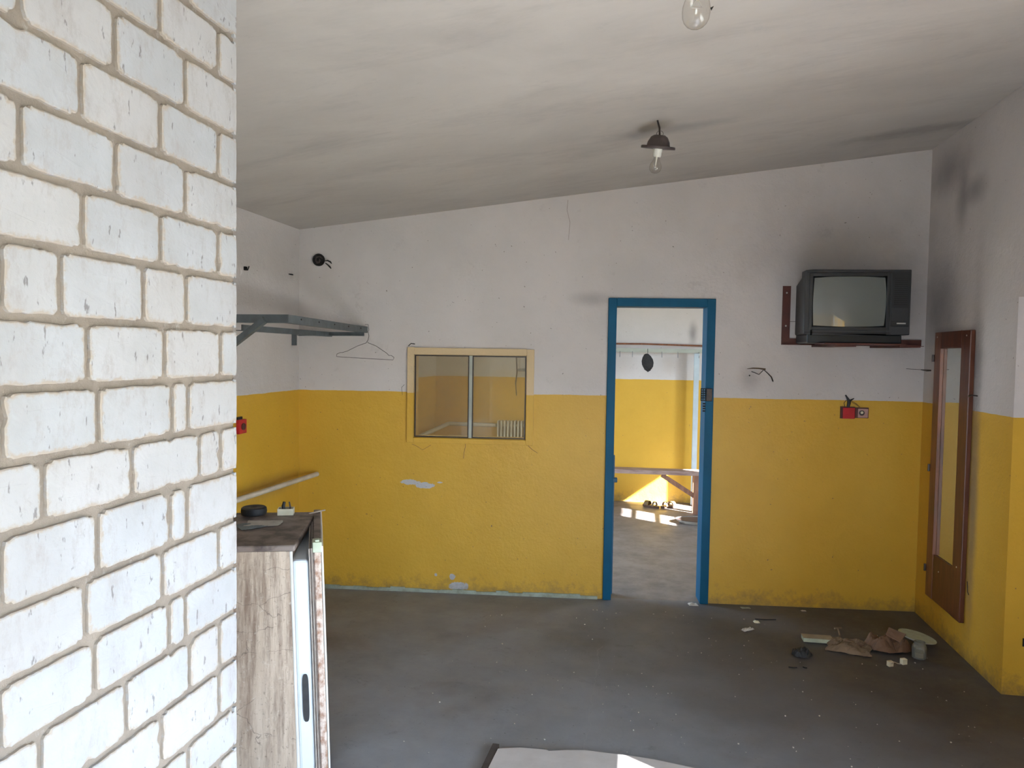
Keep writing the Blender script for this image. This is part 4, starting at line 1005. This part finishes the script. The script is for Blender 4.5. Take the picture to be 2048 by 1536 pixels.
# coat rack
cr_l, cr_r = far(1100, 698, .12), far(1470, 702, .12)
zr2 = far(1300, 701, .12).z
ck = thing('coat_rack', 'pale steel coat rack rail with hooks and a post on the far wall', 'coat rack', P3(far(1385, 1010, .12)))
cr_l.z = cr_r.z = zr2
MB().bar(cr_l, cr_r, .02, .045).build('rail', M['rail'], ck)
for i, px in enumerate((1240, 1265, 1324, 1356, 1398)):
    h = far(px, 704, .135); MB().tube([Vector((h.x, h.y, zr2-.01)), Vector((h.x, h.y, zr2-.07)), Vector((h.x, h.y-.03, zr2-.075)), Vector((h.x, h.y-.04, zr2-.05))], .0035, 6).build('hook', M['rack_post_grey'], ck)
pt = far(1386, 1005, .13); MB().box((pt.x, pt.y, zr2/2-.01), (.055, .05, zr2-.03)).build('post', M['post'], ck, bevel=.003)
pt = Vector((cr_l.x+.02, cr_l.y, 0)); MB().box((pt.x, pt.y, zr2/2-.01), (.055, .05, zr2-.03)).build('post', M['rack_post_grey'], ck, bevel=.003)
for px in (1110, 1460):
    a = far(px, 700, .11); b = far(px, 700, -.005); MB().bar(Vector((a.x, a.y, zr2)), Vector((b.x, b.y, zr2)), .02, .02).build('wall_arm', M['rail'], ck)
a, b = far(1100, 686, .05), far(1470, 694, .05)
mb = MB(); mb.tube([a, (a+b)/2+Vector((0, 0, .012)), b], .010, 10); tag(mb.build('rail_pipe', M['wood_pale'], smooth=True), 'thin reddish rusty rod along the far wall above the coat rack', 'rod')
c = far(1393, 680, .002)
# cap hanging on a hook
cp = far(1295, 724, .20); hk = Vector((cp.x, cp.y, zr2-.05))
mb = MB()
pf = [(0, .095), (.022, .088), (.045, .060), (.062, .020), (.064, -.020), (.052, -.060), (.030, -.085), (.0, -.098)]
mb.lathe([(a, b) for a, b in pf][::-1], cp, Matrix.Rotation(math.radians(-10), 3, 'Y'), 24, 1.0, .45)
capo = thing('knit_cap', 'black cap hanging from a hook of the coat rack beyond the doorway', 'cap', P3(cp))
o = mb.build('crown', M['felt'], capo, smooth=True)
MB().tube([cp+Vector((-.03, -.03, -.07)), cp+Vector((.01, -.04, -.095)), cp+Vector((.03, -.02, -.085))], [.012, .016, .010], 8).build('brim', M['felt'], capo)
mb = MB(); mb.tube([cp+Vector((.0, 0, .09)), Vector((cp.x, cp.y+.04, zr2-.005)), Vector((cp.x, cp.y+.075, zr2+.02))], .003, 6); mb.build('hanging_loop', M['felt'], capo)
# sandals
def sandal(c, ang, label, flip=1):
    s = thing('sandal', label, 'sandal', P3(c), 'sandals on the far floor'); R = RZ(ang); c = Vector(c)
    ol = []
    for k in range(28):
        t = 2*math.pi*k/28; x = .105*math.cos(t); y = (.036+.009*math.cos(t))*math.sin(t); ol.append(c+R@Vector((x, y*flip, 0)))
    MB().prism(ol, (0, 0, .022)).build('sole', M['sole'], s, bevel=.004)
    MB().prism([c+(p-c)*.97+Vector((0, 0, .022)) for p in ol], (0, 0, .004)).build('footbed', M['leather'], s)
    for x0, w in ((.045, .05), (-.045, .025)):
        mb = MB(); 
        arc = [c+R@Vector((x0, .041*math.cos(a), .022+.042*math.sin(a))) for a in [math.pi*k/12 for k in range(13)]]
        vs = []; fs = []
        for i, p in enumerate(arc):
            for dx in (-w/2, w/2): vs.append(p+R@Vector((dx, 0, 0)))
            for dx in (-w/2, w/2): vs.append(p+R@Vector((dx, 0, .003)))
        for i in range(12):
            b = i*4; fs += [(b, b+1, b+5, b+4), (b+2, b+6, b+7, b+3), (b, b+4, b+6, b+2), (b+1, b+3, b+7, b+5)]
        fs += [(0, 2, 3, 1), (48, 49, 51, 50)]
        mb.add(vs, fs).build('strap', M['leather'], s)
    return s
sandal(flo(1302, 1014), 2.55, 'left one of the pair of tan strapped sandals on the far room floor')
sandal(flo(1337, 1015), .6, 'right one of the pair of tan strapped sandals on the far room floor', -1)
# white tray on the floor by the bench leg
c = flo(1394, 1046); ty = thing('enamel_tray', 'white enamel tray lying on the far room floor by the bench leg', 'tray', (c.x, c.y, .001))
MB().lathe([(0, .006), (.13, .006), (.165, .035), (.170, .036), (.172, .033), (.135, .001), (0, 0)][::-1], (c.x, c.y, .001), RZ(.1), 40, 1.25, .8).build('basin', M['enamel'], ty, smooth=True)
MB().lathe([(.169, .034), (.175, .036), (.175, .040), (.169, .040), (.169, .034)], (c.x, c.y, .001), RZ(.1), 40, 1.25, .8).build('rim', M['bakelite'], ty)
# radiator
rx0 = far(994, 862, .14); rx1 = far(1049, 862, .14)
rd = thing('radiator', 'white column radiator in the room behind the internal window', 'radiator', (rx0.x, rx0.y, .1))
rtop = far(1020, 841, .14).z; n = 12; pitch = (rx1.x-rx0.x)/8.2
for i in range(n):
    x = rx0.x + pitch*(i+.4); y = D2+K*x-.12
    mb = MB(); mb.box((x, y, (rtop+.14)/2), (pitch*.46, .13, rtop-.14)); mb.build('column', M['radiator'], rd, bevel=.010, seg=3)
for z in (.20, rtop-.06): MB().tube([(rx0.x, rx0.y+.02, z), (rx0.x+pitch*n, rx0.y+.02+K*pitch*n, z)], .018, 12).build('header_pipe', M['radiator'], rd)
for i in (0, n-1):
    x = rx0.x+pitch*(i+.4); MB().box((x, D2+K*x-.12, .07), (.02, .06, .14)).build('foot', M['radiator'], rd)
# pipes of the far room
a = atX(800, 891, XL+.12); kx = far(897, 847, .10); end = far(985, 850, .10)
k2 = atX(828, 878, XL+.10)
st = k2 + (k2-kx)*1.2
tag(MB().tube([Vector((st.x, max(st.y, 5.2), st.z)), kx, end, Vector((rx0.x-.012, rx0.y+.02, end.z))], .022, 14).build('heating_pipe', M['pipe'], smooth=True), 'cream pipe running round the corner to the radiator behind the internal window', 'pipe')
a, b = far(880, 872, .08), far(994, 878, .08); tag(MB().tube([Vector((kx.x, a.y, a.z)), b], .018, 12).build('heating_pipe', M['pipe'], smooth=True), 'lower cream return pipe running to the radiator behind the internal window', 'pipe')
# dangling cord and bracket seen through the right pane
mb = MB(); mb.tube([far(1033, 690, .05), far(1033, 718, .05), far(1034, 745, .05), far(1031, 768, .05)], .008, 6); mb.tube([far(1031, 762, .06), far(1033, 791, .06)], .006, 6)
tag(mb.build('dangling_cord', M['bakelite']), 'brown cord dangling down the far wall, seen through the right window pane', 'cord')
mb = MB(); a, b = far(1038, 740, .06), far(1056, 740, .06); mb.bar(a, b, .03, .035); mb.bar(far(1038, 740, 0), a, .03, .03)
tag(mb.build('shelf_bracket', M['rack_post_grey']), 'small grey bracket on the far wall beside the dangling cord', 'bracket')
